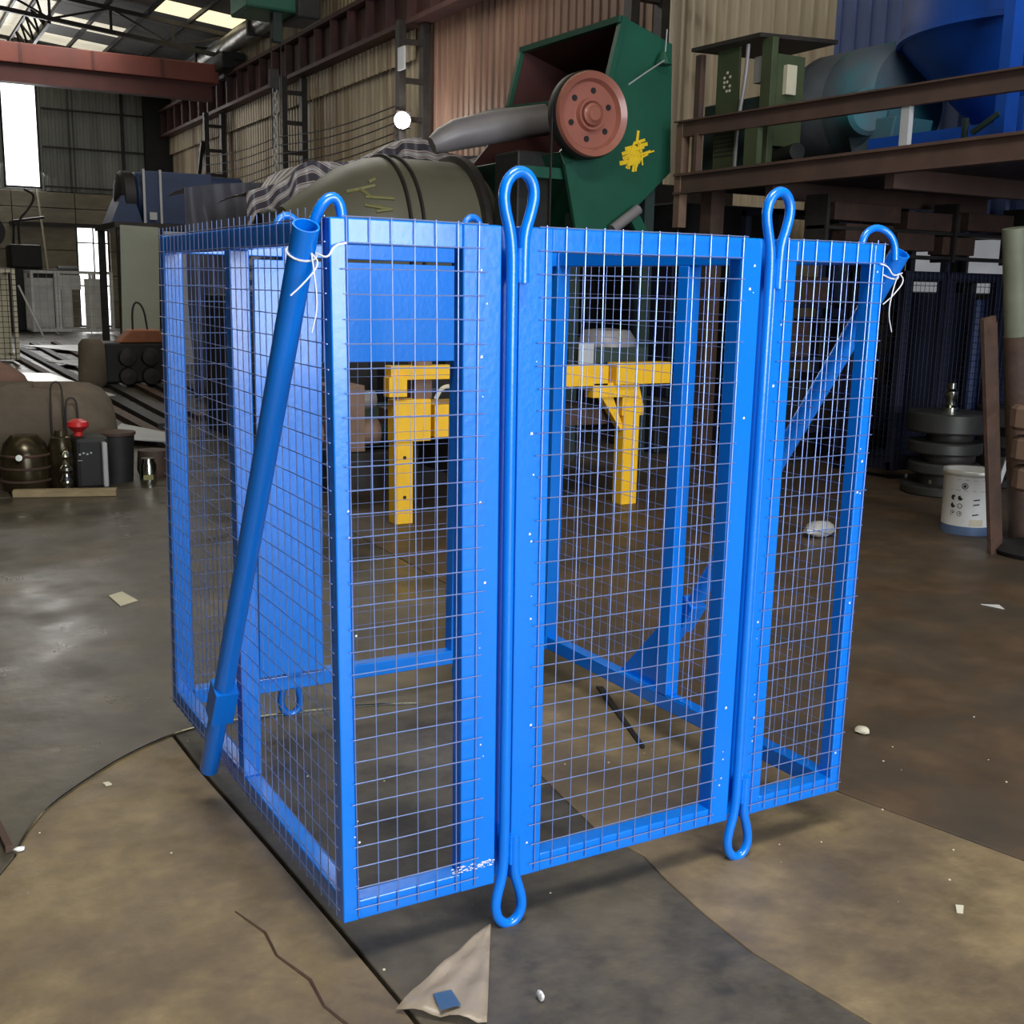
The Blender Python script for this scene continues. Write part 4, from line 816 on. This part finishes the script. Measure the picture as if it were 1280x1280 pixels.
# rack with brown boxes under the platform
t = thing('storage_rack', 'dark storage rack in the shade below the platform', 'rack', (6.8, 5.5, 0))
for x in (5.75, 6.75, 7.75):
    for y in (5.15, 5.55): MB().box((x-.03, y-.03, 0), (x+.03, y+.03, 2.14)).build('upright', 'navyd', t)
for z in (.3, .9, 1.35): MB().box((5.72, 5.12, z), (7.78, 5.58, z+.04)).build('shelf', 'navyd', t)
MB().box((5.72, 5.12, 2.10), (7.78, 5.58, 2.14)).build('shelf', 'navyd', t)
rk = random.Random(21)
for i, (x, z, w_, h_, m) in enumerate(((5.8, .34, .5, .4, 'black'), (6.4, .34, .6, .45, 'steel'), (7.1, .34, .5, .35, 'navyd'), (5.8, .94, .4, .3, 'rust'), (6.3, .94, .45, .33, 'black'), (6.9, .94, .6, .28, 'steel'), (5.85, 1.39, .5, .22, 'rust'), (6.9, 1.39, .3, .5, 'black'))):
    tag(MB().box((x, 5.16, z), (x+w_, 5.5, z+h_)).build('parts_box', m, bev=.01), ['black box at the left of the bottom rack shelf', 'grey box at the middle of the bottom rack shelf', 'navy box at the right of the bottom rack shelf', 'rusty box at the left of the middle rack shelf', 'black box at the middle of the middle rack shelf', 'grey box at the right of the middle rack shelf', 'rusty box on the left of the upper rack shelf', 'tall black box on the upper rack shelf'][i], 'box')
for i, (x, z, w_, h_) in enumerate(((5.62, 2.02, .7, .13), (5.75, 1.87, .5, .13), (6.4, 1.98, .6, .14), (6.3, 1.82, .42, .14), (6.82, 1.80, .38, .14), (7.1, 2.0, .55, .14))):
    tag(MB().box((x, 4.4, z), (x+w_, 4.55, z+h_)).build('hanging_beam', 'rust', bev=.006), 'short brown steel offcut among those slung beneath the platform', 'offcut', 'brown offcuts beneath the platform')
sb = MB()
for z in (1.76, 1.95): sb.box((5.5, 4.38, z), (7.8, 4.57, z+.025))
t = thing('offcut_cradle', 'thin steel cradle carrying the brown offcuts beneath the platform', 'cradle', (6.6, 4.5, 1.76))
sb.build('tray', 'steel', t)
for x in (5.5, 6.9, 7.75): MB().box((x, 4.36, 1.74), (x+.03, 4.59, 2.2)).build('hanger', 'steel', t)
small_cage('navy_cage', 'dark navy mesh cage in the shade beside the right wall', 6.33, 7.85, 4.3, 4.34+.6, 1.66, 'navyd', 'navyd', solid=((.45, .9, .1, 1.5),), pitch=.05, wr=.0025)
def gears(x, y, label, k):
    t = thing('gear_stack', label, 'gear', (x, y, 0))
    for i, (r, z0, z1) in enumerate(((.30, 0, .07), (.22, .07, .16), (.26, .16, .24), (.20, .24, .31), (.27, .31, .40), (.17, .40, .47), (.29, .47, .62))):
        b = MB().lathe([(.001, z0), (r*.96, z0), (r, z0+.012), (r, z1-.012), (r*.96, z1), (.001, z1)], (x+(.02 if i % 2 else -.02), y, 0), n=30); b.build('gear_disc', 'steel' if i % 2 else 'ggreyd', t, smooth=True)
    MB().lathe([(.001, 0), (.06, 0), (.06, .03), (.035, .05), (.035, .09), (.05, .11), (.05, .15), (.03, .17), (.03, .21), (.001, .22)], (x, y, .62), n=18).build('spindle', 'chrome', t, smooth=True)
    for j in range(6):
        a = 2*math.pi*j/6+.3; MB().cyl((x+.29*math.cos(a), y-.02+.29*math.sin(a), .10), (x+.29*math.cos(a), y-.02+.29*math.sin(a), .13), .012, n=8).build('bolt', 'chrome', t)
K['ggreyd'] = mat('dull_machined_steel', (.035, .035, .033), .45, .3, .2, 6)
gears(6.30, 3.75, 'stack of dull round gears with a shiny spindle left of the pail', 0); gears(7.15, 3.8, 'second stack of round gears directly behind the white pail', 1)
tag(MB().bar((6.72, 3.6, 0), (6.86, 3.5, .72), .03, .03).build('short_bar', 'wgrey'), 'short grey bar leaning between the two gear stacks', 'bar')
# white pail
t = thing('paint_pail', 'white metal pail with black printed icons and a blue foot', 'pail', (5.235, 2.66, 0))
PX, PY, PR = 5.235, 2.66, .163
MB().lathe([(.001, .008), (PR*.93, .008), (PR*.95, 0), (PR*.955, .01), (PR*.955, .055)], (PX, PY, 0), n=48).build('foot_band', 'pailblue', t, smooth=True)
MB().lathe([(PR*.955, .055), (PR, .372), (PR*1.03, .378), (PR*1.04, .39), (PR*1.03, .40), (PR*.98, .40), (PR*.965, .37), (PR*.92, .03), (.001, .02)], (PX, PY, 0), n=48).build('body', 'white', t, smooth=True)
MB().lathe([(PR*1.035, .376), (PR*1.055, .384), (PR*1.055, .396), (PR*1.035, .404), (PR*.97, .404)], (PX, PY, 0), n=48).build('rim', 'alu', t, smooth=True)
view = math.atan2(CY-PY, CX-PX)
def onpail(u, z, e=.0012):                 # u: metres round the pail, to the viewer's right positive
    r = PR*(.955+.045*(z-.055)/.317)+e; a = view+u/PR; return (PX+r*math.cos(a), PY+r*math.sin(a), z)
def disc(b, u, z, r, ri=0, a0=0, a1=2*math.pi, n=16):
    k = len(b.v)
    for i in range(n+1):
        a = a0+(a1-a0)*i/n; b.v.append(onpail(u+r*math.cos(a), z+r*math.sin(a))); b.v.append(onpail(u+ri*math.cos(a), z+ri*math.sin(a), .0013))
    for i in range(n): b.f.append((k+2*i, k+2*i+2, k+2*i+3, k+2*i+1))
pk = MB()
disc(pk, -.03, .312, .020, .015); disc(pk, -.03, .312, .010, .004); disc(pk, -.03, .312, .005)
for j, z in enumerate((.235, .185, .135)):
    for i, u in enumerate((-.098, -.052)):
        if (i, j) in ((1, 1), (1, 2)): disc(pk, u, z, .016, .012)
        elif (i, j) == (0, 2): disc(pk, u, z, .016, .013, .3, 4.5)
        else: disc(pk, u, z, .016, .003, .5+j+i, 5.2+j+i)
        disc(pk, u+.002, z+.002, .005, 0) if (i, j) != (1, 1) else None
def strip(b, u0, u1, z, h, sl=.006):
    k = len(b.v); n = 5
    for i in range(n+1):
        u = u0+(u1-u0)*i/n; b.v.append(onpail(u, z+sl*i/n)); b.v.append(onpail(u, z+h+sl*i/n))
    for i in range(n): b.f.append((k+2*i, k+2*i+2, k+2*i+3, k+2*i+1))
for z in (.222, .192, .128): strip(pk, .028, .066, z, .008)
strip(pk, -.12, .13, .282, .0018, 0); strip(pk, -.12, .13, .350, .0015, 0)
o = pk.build('printed_icons', 'ink', t); o['label'] = 'black printed icons and short text lines'; o['kind'] = 'stuff'
lp_ = MB(); strip(lp_, .012, .10, .062, .042, 0); lp_.build('white_label', 'foam', t)
# rusty upright things by the pail
t = thing('rusty_upright', 'slightly leaning rusty angle bar in front of the white pail', 'bar', (4.85, 2.15, 0))
MB().bar((4.865, 2.15, 0), (4.60, 2.15, 1.36), .10, .03, (0, 1, 0)).build('flange', 'rust', t, bev=.004); MB().bar((4.93, 2.2, .0), (4.68, 2.2, 1.33), .03, .08, (0, 1, 0)).build('rib', 'rust', t)
t = thing('pale_pipe', 'thick leaning pipe at the right edge, green above and rusty below', 'pipe', (5.2, 2.35, 0))
MB().cyl((5.37, 2.35, 0), (5.125, 2.35, 1.25), .08, .08, 20).build('rusty_sleeve', 'rust', t, smooth=True); MB().cyl((5.125, 2.35, 1.25), (5.005, 2.35, 1.86), .072, .068, 20).build('upper_pipe', 'pipeg', t, smooth=True)
t = thing('rust_disc_stack', 'rusty flanged shaft with round discs at the right edge', 'shaft', (5.02, 2.0, 0))
MB().cyl((5.02, 2.0, 0), (4.82, 2.0, 1.05), .03).build('shaft', 'rust', t)
for z in (.42, .59, .77): MB().lathe([(.001, -.03), (.11, -.03), (.13, -.01), (.13, .09), (.11, .11), (.001, .11)], (5.04-.2*z, 2.0, z), n=14).build('disc', 'rustl', t)
MB().lathe([(.001, 0), (.22, 0), (.24, .03), (.2, .06), (.001, .07)], (5.06, 2.02, 0), n=26).build('foot', 'black', t, smooth=True)
for a, b, l in (((4.93, 1.93, .06), (4.87, 1.93, .44), 'pale wooden batten leaning on the rusty discs, lower one'), ((4.80, 1.9, .98), (4.75, 1.9, 1.32), 'pale pinkish batten wired above the rusty discs')):
    tag(MB().bar(a, b, .028, .02, (0, 1, 0)).build('wooden_batten', 'wood'), l, 'batten')
pebble('wire_tangle', (4.93, 2.02, 0), (.06, .04, .03), 'chrome', 'small shiny swarf tangle at the foot of the rusty bar', 'swarf', 31)
# dark machinery added between the yellow machine and the wall to block light
def block(name, label, cat, x, y, parts):
    t = thing(name, label, cat, (x, y, 0))
    for nm, kind, a, b, m in parts:
        if kind == 'box': MB().box(a, b).build(nm, m, t, bev=.015)
        else: MB().cyl(a, b[:3], b[3]).build(nm, m, t, smooth=True)
block('dark_blocker', 'dark low gearbox in machine shape, added against wall light behind the yellow machine', 'blocker', 3, 5.7, [('base', 'box', (2.0, 5.5, 0), (3.9, 6.1, .28), 'steel'), ('case', 'box', (2.6, 5.55, .28), (3.5, 6.05, .85), 'black'), ('cylinder', 'cyl', (2.0, 5.7, .45), (2.6, 5.7, .45, .17), 'dgrn'), ('cylinder', 'cyl', (3.5, 5.7, .5), (3.95, 5.7, .5, .2), 'steel')])
block('dark_shield', 'tall black press in machine shape, added against wall light, right of the yellow machine', 'shield', 5.4, 6.9, [('base', 'box', (5.45, 6.3, 0), (6.9, 7.1, .5), 'black'), ('column', 'box', (5.6, 6.35, .5), (6.0, 7.0, 1.9), 'navyd'), ('head', 'box', (5.6, 6.3, 1.9), (6.9, 7.0, 2.25), 'black'), ('column', 'box', (6.5, 6.35, .5), (6.85, 7.0, 1.9), 'black')])
block('baffle_row', 'row of black machine-like baffles added against wall light under the olive drum', 'baffle', 4.4, 9, [('baffle', 'box', (2.2, 8.8, 0), (4.2, 9.6, 1.35), 'black'), ('baffle', 'box', (4.3, 8.7, 0), (7.2, 9.6, 1.75), 'dgrn')])
tag(MB().box((5.9, 8.2, 0), (7.8, 8.5, 2.6)).build('light_stop_panel', 'steel', bev=.01), 'tall dark steel panel added against wall light behind the black press', 'panel')
